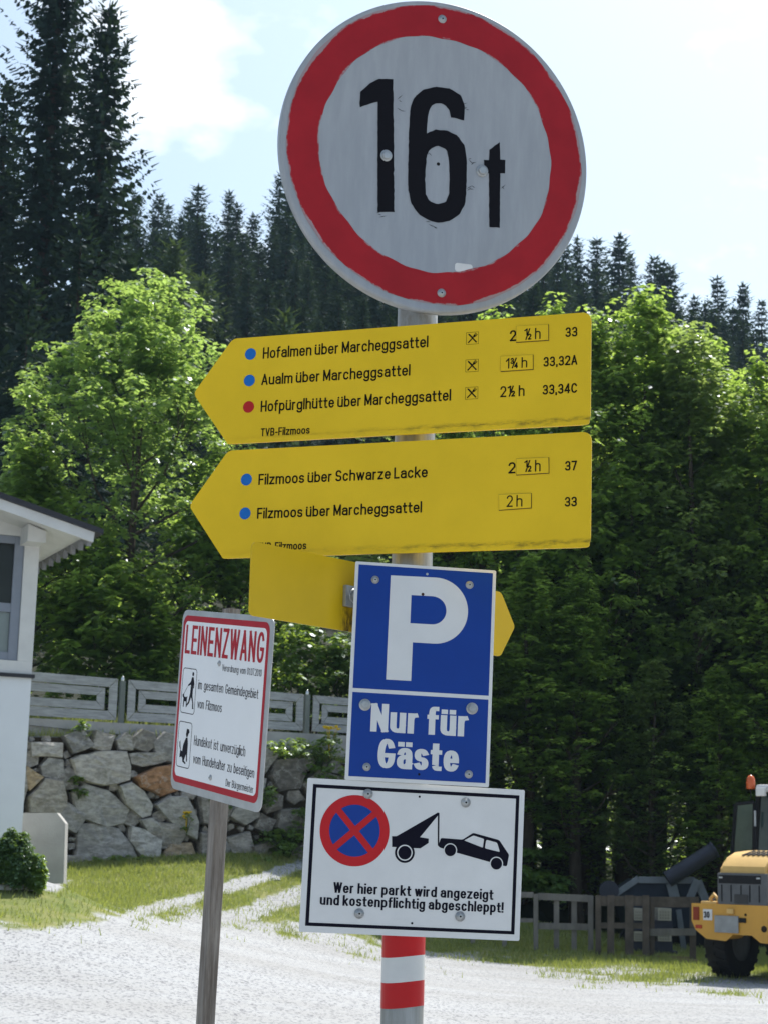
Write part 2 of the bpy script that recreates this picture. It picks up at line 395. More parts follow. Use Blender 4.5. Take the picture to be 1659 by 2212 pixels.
def _olive(t, co, b):
    s = N(t, 'ShaderNodeSeparateXYZ'); t.links.new(co, s.inputs[0])
    base = mixc(t, ramp(t, noise(t, co, 6), .3, .7), (0.56, 0.37, 0.004), (0.62, 0.405, 0.006))
    dx = M_(t, 'ABSOLUTE', M_(t, 'SUBTRACT', s.outputs['X'], -0.140))
    rust = M_(t, 'MULTIPLY', ramp(t, dx, .035, .004), ramp(t, s.outputs['Y'], .01, -.06))
    rust = M_(t, 'MULTIPLY', rust, ramp(t, noise(t, co, 30, 6, .7, (4, 1, 1)), .35, .62))
    return mixc(t, rust, base, (0.05, 0.028, 0.008))
m_back = node_mat('yellow_board_back', _olive, 0.4)
def _ring(t, co, b):
    v = N(t, 'ShaderNodeVectorMath', {1: (0, -0.0045, 0)}, operation='ADD'); t.links.new(co, v.inputs[0])
    ln = N(t, 'ShaderNodeVectorMath', operation='LENGTH'); t.links.new(v.outputs[0], ln.inputs[0]); r = ln.outputs['Value']
    edge = M_(t, 'MAXIMUM', ramp(t, r, .330, .352), M_(t, 'MULTIPLY', ramp(t, r, .290, .277), .85))
    n = noise(t, co, 9, 3, .5); n2 = noise(t, co, 60, 5, .7)
    scuff = ramp(t, M_(t, 'ADD', M_(t, 'MULTIPLY', edge, .42), M_(t, 'ADD', M_(t, 'MULTIPLY', n, .55), M_(t, 'MULTIPLY', n2, .22))), .735, .80)
    base = mixc(t, ramp(t, noise(t, co, 7, 6), .3, .7), (0.29, 0.006, 0.012), (0.37, 0.009, 0.016))
    return mixc(t, M_(t, 'MULTIPLY', scuff, .8), base, (0.33, 0.30, 0.31))
m_ring = node_mat('scuffed_red_paint', _ring, 0.4)
def _disc(t, co, b):
    st = ramp(t, noise(t, co, 9, 6, .65, (3.2, .55, 1)), .32, .75)
    base = mixc(t, st, (0.30, 0.32, 0.345), (0.355, 0.375, 0.40))
    spots = ramp(t, noise(t, co, 34, 4, .6, (1, .6, 1)), .70, .80)
    return mixc(t, M_(t, 'MULTIPLY', spots, .35), base, (0.16, 0.16, 0.17))
m_disc = node_mat('weathered_reflective_white', _disc, 0.42)
def _blackpaint(t, co, b):
    return mixc(t, ramp(t, noise(t, co, 45, 6, .7, (1.6, .5, 1)), .66, .78), (0.008, 0.008, 0.011), (0.07, 0.07, 0.08))
m_digit = node_mat('brushed_black_paint', _blackpaint, 0.6); m_digit.node_tree.nodes['Principled BSDF'].inputs['Specular IOR Level'].default_value = .08

def screw(parent, x, y, r=0.0115, z=0.0, name='screw'):
    mb = MB(); mb.lathe([(r, z), (r, z + .0012), (r * .55, z + .0018), (r * .52, z + .0042), (r * .3, z + .0048), (0, z + .0042)], (x, y, 0), 20)
    o = mb.build(name, m_steel, parent)
    h = MB(); h.lathe([(r * .2, z + .0049), (0, z + .0049)], (x, y, 0), 8); h.build('socket', m_hole, o); return o
def bolt(parent, x, y, r=0.012, z=0.0):
    mb = MB(); mb.lathe([(r * 1.35, z), (r * 1.35, z + .0015), (r * .9, z + .0016)], (x, y, 0), 20)
    mb.lathe([(r, z + .0015), (r, z + .006), (r * .85, z + .0075), (0, z + .0078)], (x, y, 0), 6, sm=False)
    return mb.build('bolt', m_steel, parent)
def dab(parent, name, x, y, r, m, z=0.0005, n=18):
    return MB().poly(circ(r, n, x, y), z).build(name, m, parent)
def clamp(parent, x, y, depth):
    """pipe clamp on the back of a plate"""
    mb = MB(); mb.bbox(x - .055, x + .055, y - .017, y + .017, -depth, -.0035, .004)
    return mb.build('clamp', m_steel, parent)
def clamp_cut(parent, y, mat_, half=.06):
    """saddle bracket: two lugs that run from the plate back along the pole's sides, and a strap behind"""
    inv = mat_.inverted(); c = inv @ Vector((POLE[0], POLE[1], 0)); 
    c = inv @ (Vector((POLE[0], POLE[1], (mat_ @ Vector((0, y, 0))).z)))
    mb = MB(); rr = PR + .004
    for s in (-1, 1): mb.box(c.x + s * rr - .004, c.x + s * rr + .004, y - .016, y + .016, min(c.z - rr, -.006), -.0032)
    mb.box(c.x - rr - .004, c.x + rr + .004, y - .016, y + .016, min(c.z - rr, -.006) - .004, min(c.z - rr, -.006))
    return mb.build('clamp', m_steel, parent)

# --- pole ------------------------------------------------------------
def _zinc(t, co, b):
    st = ramp(t, noise(t, co, 30, 6, .65, (1, 1, .12)), .3, .75)
    base = mixc(t, st, (0.24, 0.24, 0.225), (0.40, 0.405, 0.40))
    return mixc(t, M_(t, 'MULTIPLY', ramp(t, noise(t, co, 14, 6, .7, (1, 1, .4)), .58, .74), .55), base, (0.20, 0.16, 0.11))
m_zinc = node_mat('weathered_zinc', _zinc, 0.42, Metallic=0.35)
pole = empty('signpost', (POLE[0], POLE[1], 0), label='grey galvanised round pole with red and white bands carrying all the yellow and blue signs', cat='signpost')
mb = MB(); mb.lathe([(PR, -.4), (PR, 3.46), (PR - .006, 3.47), (0, 3.474)], n=48); mb.build('pole', m_zinc, pole)
def band(z0, z1, m, nm):
    b = MB(); nn = 48; v = []
    for zz, k in ((z0, 0), (z1, 1)):
        v += [((PR + .0008) * math.cos(2 * math.pi * i / nn), (PR + .0008) * math.sin(2 * math.pi * i / nn), zz + .0035 * math.cos(2 * math.pi * i / nn) - .001 * math.sin(4 * math.pi * i / nn)) for i in range(nn)]
    b.add(v, [(i, (i + 1) % nn, nn + (i + 1) % nn, nn + i) for i in range(nn)], True); return b.build(nm, m, pole)
m_bandred = mat('red_band_foil', (0.46, 0.010, 0.014), 0.3, var=0.1, vscale=20); m_bandwhite = mat('white_band_foil', (0.60, 0.61, 0.60), 0.32, var=0.12, vscale=14)
band(1.2975, 1.350, m_bandred, 'red_band'); band(1.350, 1.402, m_bandwhite, 'white_band'); band(1.402, 1.455, m_bandred, 'red_band'); band(1.455, 1.507, m_bandwhite, 'white_band')

# --- 16 t disc -------------------------------------------------------
MC = sign_matrix(16.2, -3.15, 0, .0999, 3.87, 3.176)
S = empty('weight_limit_sign', matrix=MC, label='large round red and grey sign reading 16t, topmost on the pole', cat='road sign')
MB().lathe([(0, 0), (.354, 0), (.3605, .0022), (.3645, .001), (.3665, -.004), (.3665, -.020), (.362, -.020), (.360, -.004), (.350, -.003), (0, -.003)], n=128).build('disc', m_disc, S)
rs = random.Random(3)
ph = [rs.uniform(0, 6.28) for _ in range(8)]
wob = lambda a, k: .0009 * math.sin(5 * a + ph[k]) + .0007 * math.sin(11 * a + ph[k + 1]) + .0007 * math.sin(27 * a + ph[k + 2])
MB().poly(circ(.3515, 180, 0, .0045, wob=lambda a: wob(a, 0)), .0006, holes=[circ(.2765, 160, 0, .0045, wob=lambda a: 1.5 * wob(a, 4))]).build('red_ring', m_ring, S)
mmp = lambda pts: [(x / 1000, y / 1000) for x, y in pts]
one = mmp([(-186.2, 123.6), (-165, 147), (-143.9, 160.8), (-111.1, 165.2), (-95.8, -145.0), (-134.1, -149.9), (-145.0, 106.6), (-186.1, 88.4)])
six = mmp([(60.9, 91.9), (61.2, 125.2), (50.2, 150.9), (24.7, 162.1), (-10.4, 161.9), (-39.8, 150.1), (-59.8, 129.9), (-68.6, 101.5), (-69.0, 37.6), (-68.0, -35.6), (-66.5, -84.0), (-57.7, -119.3), (-38.1, -143.5), (-13.0, -154.9), (11.8, -156.6), (36.2, -148.7), (58.0, -131.3), (70.5, -105.3), (72.1, -65.9), (71.0, -7.0), (64.6, 31.6), (46.2, 53.7), (18.4, 62.2), (-6.4, 60.2), (-27.4, 48.4), (-25.9, 87.9), (-22.2, 108.2), (-14.7, 119.2), (-1.4, 124.6), (12.1, 123.1), (24.0, 112.4), (28.7, 94.8)])
hole = mmp([(-0.1, 23.6), (-18.0, 12.8), (-25.3, -5.3), (-26.8, -54.4), (-24.3, -93.1), (-14.8, -108.9), (5.2, -113.7), (24.7, -106.3), (31.4, -85.9), (31.0, -46.8), (27.3, -3.1), (20.1, 18.1)])
tee = mmp([(148.6, 52.1), (151.0, 11.3), (163.7, 11.5), (163.8, -20.2), (152.1, -21.8), (155.4, -149.9), (130.3, -151.6), (124.5, -25.5), (112.9, -26.0), (112.3, 4.5), (124.4, 6.2), (124.0, 30.9)])
def rough_edge(pts, a=.0007, step=.008):
    out = []
    for i, p in enumerate(pts):
        q = pts[(i + 1) % len(pts)]; d = math.hypot(q[0] - p[0], q[1] - p[1]); k = max(1, int(d / step))
        for j in range(k): out.append((p[0] + (q[0] - p[0]) * j / k + rs.gauss(0, a * .55), p[1] + (q[1] - p[1]) * j / k + rs.gauss(0, a * .55)))
    return out
sm6 = lambda pts: rough_edge(rpoly(pts, [.006 if abs(i - 24) > 1 and i not in (0, 31) else 0 for i in range(len(pts))] if len(pts) == 32 else .005, 3))
MB().poly(rough_edge(one), .0008).build('digit', m_digit, S)
MB().poly(sm6(six), .0008, holes=[sm6(hole)]).build('digit', m_digit, S)
MB().poly(rough_edge(tee), .0008).build('letter', m_digit, S)
bolt(S, -.1202, -.0168, .010, .001); bolt(S, .1082, -.0217, .0105, .001)
screw(S, -.0006, .3255, .010, .0006); screw(S, .0219, -.3188, .010, .0006)
dab(S, 'drill_hole', .0031, -.0196, .004, m_hole, .0004)
MB().poly(rrect(.042, .020, .006, 4, .0724, -.2546), .0004).build('sticker', m_white, S)
# old scratches where other lettering was scraped away
for (x, y) in ((62, 128), (66, 122), (80, 0), (86, -8), (84, -60), (78, -66), (-92, 118), (-91, 92), (-134, -152), (-128, -158), (-12, -162), (2, -168), (160, -52), (-20, 0)):
    for k in range(2):
        a = rs.uniform(-.8, .8); l = rs.uniform(.004, .010); cx, cy = x / 1000 + rs.gauss(0, .003), y / 1000 + rs.gauss(0, .003)
        dx, dy = math.cos(a) * l, math.sin(a) * l; w = .0007
        MB().add([(cx - dx, cy - dy, .0005), (cx + dy * w / l, cy - dx * w / l, .0005), (cx + dx, cy + dy, .0005), (cx - dy * w / l, cy + dx * w / l, .0005)], [(0, 1, 2, 3)]).build('scratch', m_digit, S)
clamp_cut(S, -.0190, MC)

# --- yellow hiking boards -------------------------------------------
def board(yaw, tilt, roll, ox, Y, oz, w, h, t, label):
    MX = sign_matrix(yaw, tilt, roll, ox, Y, oz)
    s_ = empty('trail_sign', matrix=MX, label=label, cat='trail sign', group='yellow arrow boards pointing left on the pole')
    out = rpoly([(-w / 2, 0), (-w / 2 + t, -h / 2), (w / 2, -h / 2), (w / 2, h / 2), (-w / 2 + t, h / 2)], [.012, .012, .022, .022, .012], 6)
    mb = MB(); mb.poly(out, -.003, 0); mb.build('board', m_yellow, s_)
    lip = rpoly([(-w / 2 + t, -h / 2), (w / 2, -h / 2), (w / 2 - .002, -h / 2 + .011), (-w / 2 + t - .006, -h / 2 + .011)], [.004, .010, .002, .003], 3)
    MB().poly(lip, 0.0003, .0030).build('lip', m_yellow, s_)
    clamp_cut(s_, .06, MX); clamp_cut(s_, -.06, MX)
    return s_
PW = .0036
def line(p, s, x0, x1, y, cap, pw=PW, ph=None, m=None, name='lettering', **k):
    return write(MB(), s, x0 / 1000, x1 / 1000, y / 1000, cap / 1000, pw, ph or pw, **k).build(name, m or m_letter, p)
def plate(p, quad, s, x0, x1, y, cap):
    q = mmp(quad); o = MB().poly(list(reversed(q)), .0002, .0032).build('time_plate', m_yellow, p)
    gr = MB()
    c = (sum(a for a, _ in q) / 4, sum(b for _, b in q) / 4)
    gr.poly([(a + (.0011 if a > c[0] else -.0009), b + (-.0015 if b < c[1] else .0009)) for a, b in reversed(q)], .0001, .0012); gr.build('shadow_outline', mat('painted_shadow_line', (0.10, 0.085, 0.03), .8, var=.5, vscale=60), o)  # dark rim round the plate: thin edge lines and a painted shadow below
    line(o, s, x0, x1, y, cap, .0028, z=.0036)
    return o
def cutlery(p, x0, y0, x1, y1):
    x0, y0, x1, y1 = (v / 1000 for v in (x0, y0, x1, y1)); o = MB(); w = .0007
    o.poly([(x0, y1), (x1, y1), (x1, y0), (x0, y0)], .0005, holes=[[(x0 + w, y1 - -w), (x1 - w, y1 + w), (x1 - w, y0 - w), (x0 + w, y0 - w)]])
    cx, cy, s_ = (x0 + x1) / 2, (y0 + y1) / 2, (x1 - x0) / 2
    def rot(pts, a): 
        c, k = math.cos(a), math.sin(a); return [(cx + s_ * (x * c - y * k), cy + s_ * (x * k + y * c)) for x, y in pts]
    o.poly(rot([(-.10, -.98), (.10, -.98), (.11, -.1), (.17, .1), (.17, .8), (.05, 1.02), (-.07, .9), (-.08, 0)], R(44)), .0006)
    o.poly(rot([(-.10, -.98), (.10, -.98), (.08, .25), (.20, .45), (.22, .98), (.14, .98), (.12, .6), (.05, .6), (.04, .98), (-.04, .98), (-.05, .6), (-.12, .6), (-.14, .98), (-.22, .98), (-.20, .45), (-.08, .25)], R(-44)), .00075)
    return o.build('pictogram', m_letter, p)
B1 = board(-19.4, .5, -.1, -.006, 3.9, 2.6512, .9365, .2515, .0934, 'upper yellow arrow board listing Hofalmen, Aualm and Hofpürglhütte, right under the 16t disc')
for (x, y), m in zip([(-328.6, 85.6), (-328.3, 22.5), (-327.3, -40.2)], (m_dotblue, m_dotblue, m_dotred)): dab(B1, 'waymark_dot', x / 1000, y / 1000, .0138, m, n=32)
line(B1, 'Hofalmen über Marcheggsattel', -297.5, 99.4, 72.2, 26.8); line(B1, 'Aualm über Marcheggsattel', -298, 59.2, 9.5, 26.2); line(B1, 'Hofpürglhütte über Marcheggsattel', -297, 155, -53.8, 26.2)
line(B1, 'TVB-Filzmoos', -294, -174.5, -111.2, 18.5, .0028)
cutlery(B1, 187.5, 99.6, 216, 71.6); cutlery(B1, 187.3, 37.0, 216.8, 8.6); cutlery(B1, 188, -25.9, 217, -53.6)
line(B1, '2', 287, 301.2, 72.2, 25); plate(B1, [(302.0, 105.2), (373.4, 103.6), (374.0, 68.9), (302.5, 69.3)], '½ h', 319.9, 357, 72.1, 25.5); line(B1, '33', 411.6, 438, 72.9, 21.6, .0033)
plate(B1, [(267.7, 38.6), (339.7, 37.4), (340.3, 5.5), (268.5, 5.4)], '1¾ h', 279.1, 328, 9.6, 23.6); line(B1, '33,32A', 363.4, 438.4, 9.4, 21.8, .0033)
line(B1, '2½ h', 267.5, 322, -53.3, 24.7, .0031); line(B1, '33,34C', 362.3, 439, -53.3, 21.8, .0033)
B2 = board(-20.2, .2, -.3, -.0051, 3.9, 2.3854, .9405, .2511, .0921, 'lower yellow arrow board listing two Filzmoos routes, above the blue parking sign')
for x, y in [(-329.1, 55.6), (-328.5, -22.9)]: dab(B2, 'waymark_dot', x / 1000, y / 1000, .0138, m_dotblue, n=32)
line(B2, 'Filzmoos über Schwarze Lacke', -298.8, 104.2, 41.8, 25.3); line(B2, 'Filzmoos über Marcheggsattel', -298.5, 92.8, -36.3, 25); line(B2, 'TVB-Filzmoos', -294.4, -175.2, -110, 18.5, .0028)
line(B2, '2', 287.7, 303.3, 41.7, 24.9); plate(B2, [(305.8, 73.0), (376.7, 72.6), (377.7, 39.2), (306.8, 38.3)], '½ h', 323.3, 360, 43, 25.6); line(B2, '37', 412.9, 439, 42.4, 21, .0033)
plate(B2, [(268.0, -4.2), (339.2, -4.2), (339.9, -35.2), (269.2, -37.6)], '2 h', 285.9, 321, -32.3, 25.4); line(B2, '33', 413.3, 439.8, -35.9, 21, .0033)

# --- yellow board seen from its blank back --------------------------
MK = sign_matrix(47.1, .5, -.3, .0253, 4.0, 2.1634)
S = empty('trail_sign', matrix=MK, label='blank yellow arrow board pointing away right, half hidden behind the blue parking sign', cat='trail sign')
w, h, t = .8703, .1551, .0541
MB().poly(rpoly([(-w / 2, -h / 2), (w / 2 - t, -h / 2), (w / 2, 0), (w / 2 - t, h / 2), (-w / 2, h / 2)], [.014, .010, .008, .010, .016], 6), -.003, 0).build('board', m_back, S)
c = MK.inverted() @ Vector((POLE[0], POLE[1], 2.16))
mb = MB(); mb.bbox(-.162, -.085, -.025, .022, .0005, .010, .002); mb.build('bracket', m_steel, S)
b_ = bolt(S, -.136, 0, .012, .010); MB().tube((-.136, 0, .012), (-.136, 0, .034), .0075, n=12).build('bolt_shank', m_steel, b_)
mb = MB(); mb.box(-.085, c.x + .03, -.020, -.016, .010, .013); mb.build('strap', m_steel, S)

# --- blue parking sign ----------------------------------------------
MP = sign_matrix(7.2, 0, -1.2, .0896, 3.87, 1.9968)
S = empty('parking_sign', matrix=MP, label='blue rectangular P sign reading Nur für Gäste', cat='parking sign')
m_cream = mat('cream_plate_edge', (0.66, 0.65, 0.60), 0.4, var=0.1)
MB().poly(rrect(.3082, .4687, .003, 2), -.004, 0).build('plate', m_white, S)
MB().poly([(-.1467, -.0396), (.1469, -.0396), (.1469, .2278), (-.1467, .2278)], .0004).build('upper_field', m_blue, S)
MB().poly([(-.1467, -.2262), (.1466, -.2262), (.1466, -.0481), (-.1467, -.0481)], .0004).build('lower_field', m_blue, S)
bowl = [(-.0768, -.0176), (-.0228, -.0176), (-.0228, .0657), (.0228, .0657)] + [(.0228 + .0722 * math.cos(R(a)), .1379 + .0722 * math.sin(R(a))) for a in range(-84, 90, 6)] + [(.0228, .2101), (-.0768, .2085)]
cnt = [(-.0301, .1070), (.0170, .1072)] + [(.0170 + .0306 * math.cos(R(a)), .1378 + .0306 * math.sin(R(a))) for a in range(-84, 90, 6)] + [(.0170, .1686), (-.0301, .1682)]
MB().poly(bowl, .0008, holes=[cnt]).build('letter', m_white, S)
line(S, 'Nur für', -105, 106.5, -129.8, 60, .0138, .0090, m_white, space=.30, gap=.085)
line(S, 'Gäste', -86.5, 87.2, -205.6, 62, .0140, .0092, m_white, gap=.085)
for x, y in ((-109.8, 196.5), (96.3, 198.7), (-109, -205.1), (109.6, -209.3)): screw(S, x / 1000, y / 1000, .0088, .0004)
for x, y in ((-118.9, -74.1), (111.5, -69.1)): bolt(S, x / 1000, y / 1000, .0095, .0006)
dab(S, 'drill_hole', .0025, .2164, .0028, m_steel, .0006); dab(S, 'drill_hole', .003, -.2149, .0026, m_hole, .0006)
dab(S, 'paint_chip', -.0052, .1716, .0035, mat('rust_spot', (.06, .02, .012), .8, var=.4), .0010, 7)
clamp_cut(S, .15, MP); clamp_cut(S, -.14, MP)

# --- white towing sign ----------------------------------------------
MN = sign_matrix(10.1, -.9, -1.3, .0816, 3.88, 1.6035)
S = empty('no_parking_sign', matrix=MN, label='white black-framed towing sign with red and blue no stopping disc, lowest on the pole', cat='parking sign')
MB().poly(rrect(.4699, .3167, .003, 2), -.004, 0).build('plate', m_white, S)
MB().poly([(-.2229, -.1454), (.2235, -.1454), (.2235, .1462), (-.2229, .1462)], .0004, holes=[[(-.2154, -.1385), (.2161, -.1385), (.2161, .1389), (-.2154, .1389)]]).build('frame', m_navy, S)
disc_c = (-.1296, .0540)
o = MB().poly(circ(.0740, 72, *disc_c), .0004).build('no_stopping_disc', m_red, S)
for k in range(4):
    a0 = R(90 * k); pts = []
    rr, hw = .0540, .0068
    th = math.asin(hw / rr)
    a1, a2 = a0 + R(45) + th, a0 + R(135) - th
    pts = [(rr * math.cos(a1 + (a2 - a1) * i / 16), rr * math.sin(a1 + (a2 - a1) * i / 16)) for i in range(17)]
    q = hw * math.sqrt(2); pts.append((q * math.cos(a0 + R(90)), q * math.sin(a0 + R(90))))
    ro = R(-3); pts = [(disc_c[0] + x * math.cos(ro) - y * math.sin(ro), disc_c[1] + x * math.sin(ro) + y * math.cos(ro)) for x, y in pts]
    MB().poly(pts, .0008).build('blue_field', m_blue, o)
mb = MB(); truck = mmp([(-49.8, 46.4), (-39.9, 46.9), (47.1, 101.2), (49.4, 97.7), (10.4, 47.3), (29.3, 45.2), (29.4, 36.1), (12.1, 24.1), (-48.7, 24.2)])
mb.poly(list(reversed(truck)), .0004); mb.poly(list(reversed(mmp([(46.6, 100.6), (50.0, 100.1), (52.4, 35.7), (55.6, 31.4), (54.2, 27.7), (49.3, 32.3)]))), .00045)
mb.poly(circ(.0212, 40, -.0208, .0135), .0005)
o = mb.build('tow_truck_pictogram', m_navy, S)
MB().poly(circ(.0166, 40, -.0208, .0135), .0007, holes=[circ(.0142, 40, -.0208, .0135)]).build('wheel_ring', m_white, o)
mb = MB(); car = mmp([(55.5, 48.0), (102.7, 46.7), (125.1, 62.0), (182.7, 49.7), (205.5, 19.8), (201.6, -4.6), (192.7, -3.5), (92.3, 18.6), (52.6, 28.2), (51.7, 34.8)])
w1 = mmp([(106.0, 45.3), (126.0, 56.6), (149.4, 50.5), (147.6, 31.9)]); w2 = mmp([(154.2, 49.2), (178.1, 44.3), (185.3, 24.6), (151.7, 30.9)])
mb.poly(list(reversed(rpoly(car, .003, 2))), .0004, holes=[rpoly(w1, .002, 2), rpoly(w2, .003, 2)])
o = mb.build('car_pictogram', m_navy, S)
for cx, cy in ((.0770, .0233), (.1783, .0001)):
    q = MB().poly(circ(.0146, 32, cx, cy), .0007).build('wheel_ring', m_white, o)
    MB().poly(circ(.0124, 32, cx, cy), .0010).build('wheel', m_navy, o)
line(S, 'Wer hier parkt wird angezeigt', -168, 174.4, -75.6, 21.6, .0044, .0031, m_navy, space=.34)
line(S, 'und kostenpflichtig abgeschleppt!', -194.8, 197.2, -101.4, 21.6, .0044, .0031, m_navy, space=.32)
for x, y in ((-105.5, 132), (106, 125), (-110.9, -116), (104.3, -112.9)): screw(S, x / 1000, y / 1000, .0105, .0006)
for x, y in ((5.4, 131.8), (1.8, -131.2)): dab(S, 'drill_hole', x / 1000, y / 1000, .0024, m_hole, .0006)
clamp_cut(S, .10, MN); clamp_cut(S, -.10, MN)

# --- dog sign on its wooden post ------------------------------------
ML = sign_matrix(-58.8, -1.9, -7.9, -.456, 5.2, 2.024)
S = empty('dog_leash_sign', matrix=ML, label='white red-bordered LEINENZWANG sign on the grey wooden post', cat='notice sign')
m_lzw = mat('white_print', (0.78, 0.80, 0.82), 0.35, var=0.05, vscale=6)
MB().poly(rrect(.5932, .5367, .03, 6), -.003, 0).build('plate', m_alu, S)
MB().poly(rrect(.560, .498, .026, 6, -.006, .003), .0004, holes=[rrect(.532, .462, .018, 6, -.007, .004)]).build('red_border', m_crimson, S)
MB().poly(rrect(.5318, .4618, .018, 6, -.007, .004), .0004).build('white_field', m_lzw, S)
line(S, 'LEINENZWANG', -263.8, 249, 138, 86, .0125, .0105, m_crimson, z=.0008, gap=.14)
dk = m_navy
line(S, 'Verordnung vom 01.07.2010', -1.5, 244.5, 101.2, 19.5, .0022, .0019, dk, z=.0008, space=.5)
line(S, 'im gesamten Gemeindegebiet', -152.6, 233.7, 38.8, 27, .0034, .0026, dk, z=.0008, space=.55)
line(S, 'von Filzmoos', -148.8, 14.4, -16.8, 27, .0034, .0026, dk, z=.0008, space=.55)
line(S, 'Hundekot ist unverzüglich', -153, 180.4, -126, 29, .0034, .0026, dk, z=.0008, space=.55)
line(S, 'vom Hundehalter zu beseitigen', -150, 243.4, -178.5, 28, .0034, .0026, dk, z=.0008, space=.55)
line(S, 'Der Bürgermeister', 73.3, 244.8, -219.8, 20.5, .0023, .0020, dk, z=.0008, space=.5)
for cx, cy, w_, h_ in ((-.2155, .0283, .0980, .1350), (-.2194, -.1315, .0930, .1360)):
    MB().poly(rrect(w_, h_, .012, 5, cx, cy), .0008, holes=[rrect(w_ - .005, h_ - .0045, .010, 5, cx, cy)]).build('pictogram_frame', dk, S)
P_ = lambda *a: [(x / 1000, y / 1000) for x, y in a]
mb = MB()
mb.poly(circ(.0062, 14, -.1925, .0800), .0008)
mb.poly(P_((-199, 70), (-188, 71), (-180, 52), (-181, 38), (-186, 38), (-185, 50), (-187, 44), (-187, 16), (-178, -6), (-177, -18), (-172, -22), (-184, -23), (-185, -4), (-196, 12), (-207, -8), (-222, -17), (-224, -12), (-214, -4), (-205, 20), (-202, 48), (-222, 42), (-223, 46), (-205, 56)), .00082)
mb.poly(P_((-222.5, 44.5), (-222, 43), (-248, 15.5), (-249, 17)), .00084)
mb.poly(P_((-255, 17), (-247, 18), (-244, 10), (-228, 9), (-221, 13), (-224, 4), (-223, -21), (-227, -21), (-229, -4), (-241, -4), (-243, -21), (-248, -21), (-248, 6), (-254, 9)), .00086)
mb.build('pictogram', dk, S)
mb = MB()
mb.poly(P_((-207, -83), (-193, -84), (-188, -92), (-196, -99), (-199, -106), (-208, -108), (-212, -100), (-210, -92)), .0008)
mb.poly(P_((-210, -110), (-199, -109), (-194, -128), (-194, -160), (-191, -178), (-198, -180), (-201, -158), (-206, -164), (-214, -178), (-200, -184), (-204, -188), (-224, -182), (-226, -172), (-234, -168), (-246, -160), (-246, -172), (-244, -148), (-251, -140), (-253, -126), (-248, -121), (-247, -126), (-244, -138), (-239, -150), (-230, -152), (-226, -132)), .00082)
mb.build('pictogram', dk, S)
for x, y in ((-.0229, .1217), (-.0264, -.2075)): screw(S, x, y, .0085, .0008)
def _wood(t, co, b):
    g = ramp(t, noise(t, co, 22, 8, .7, (2.2, 2.2, .14)), .3, .72)
    base = mixc(t, g, (0.10, 0.082, 0.068), (0.31, 0.285, 0.255))
    k = ramp(t, noise(t, co, 9, 3, .5, (1.5, 1.5, .8)), .66, .74)
    bp = N(t, 'ShaderNodeBump', {'Strength': .5, 'Distance': .003}); t.links.new(g, bp.inputs['Height']); t.links.new(bp.outputs['Normal'], b.inputs['Normal'])
    return mixc(t, M_(t, 'MULTIPLY', k, .7), base, (0.055, 0.042, 0.033))
m_post = node_mat('weathered_post_wood', _wood, 0.85)
post_o = empty('wooden_post', (-.4670 - 1.17 * .0215, 5.29, 0), rz=R(36), label='grey weathered squared wooden post carrying the LEINENZWANG sign', cat='post')
mb = MB(); hw = .0213; rs2 = random.Random(5); seg = 14; v = []; prof = rrect(2 * hw, 2 * hw, .006, 2)
for i in range(seg + 1):
    z = -.3 + (2.318 + .3) * i / seg
    for x, y in prof: v.append((x + rs2.gauss(0, .0006) + z * .0215 * math.cos(R(36)), y - z * .0215 * math.sin(R(36)) + rs2.gauss(0, .0006), z))
k = len(prof); mb.add(v, [(i * k + j, i * k + (j + 1) % k, (i + 1) * k + (j + 1) % k, (i + 1) * k + j) for i in range(seg) for j in range(k)]); mb.add(v[-k:], [tuple(range(k))])
mb.build('shaft', m_post, post_o)
# ------------------------------------------------------------------ ground
GP = [at(*q) for q in [(0, 2212, 14), (-400, 2180, 15), (0, 2000, 18.5), (-400, 1990, 18.5), (0, 1950, 20), (0, 1899, 21.2), (100, 1899, 21.4), (-300, 1899, 21.2), (300, 2212, 14.5), (300, 2000, 22), (300, 1905, 28.3), (430, 1872, 30), (120, 1878, 29.3), (650, 1950, 29), (650, 1855, 31.5),
      (850, 2030, 29), (1000, 2058, 29), (1100, 2052, 29.5), (1659, 2108, 27.3), (1659, 2084, 30), (1300, 2076, 28.5), (2200, 2125, 27.5), (1130, 1996, 31.5), (1659, 2212, 17.7), (1000, 2212, 17)]]
GP += [Vector((x, y, 0)) for x in (-12, -6, -2, 2, 6, 12) for y in (-6, 0, 4, 8)] + [Vector((14, 14, 0)), Vector((14, 30, .1)), Vector((-14, 30, 1.5)), Vector((-14, 20, .95)), Vector((-14, 14, .3))]
_gp = np.array([[p.x, p.y] for p in GP]); _gz = np.array([p.z for p in GP]); _n = len(GP)
def _phi(r2): return np.where(r2 > 1e-9, 0.5 * r2 * np.log(np.maximum(r2, 1e-9)), 0)
_K = _phi(((_gp[:, None] - _gp[None]) ** 2).sum(-1)) + np.eye(_n) * 0.25
_Q = np.hstack([np.ones((_n, 1)), _gp]); _A = np.block([[_K, _Q], [_Q.T, np.zeros((3, 3))]])
_w = np.linalg.solve(_A, np.concatenate([_gz, np.zeros(3)]))
def ground_z(X, Y):
    X = np.clip(np.asarray(X, float), -13, 13); Y = np.clip(np.asarray(Y, float), -5, 31.5); sh = np.broadcast(X, Y).shape
    p = np.stack([np.broadcast_to(X, sh).ravel(), np.broadcast_to(Y, sh).ravel()], -1)
    z = _phi(((p[:, None] - _gp[None]) ** 2).sum(-1)) @ _w[:_n] + _w[_n] + p @ _w[_n + 1:]
    return z.reshape(sh)
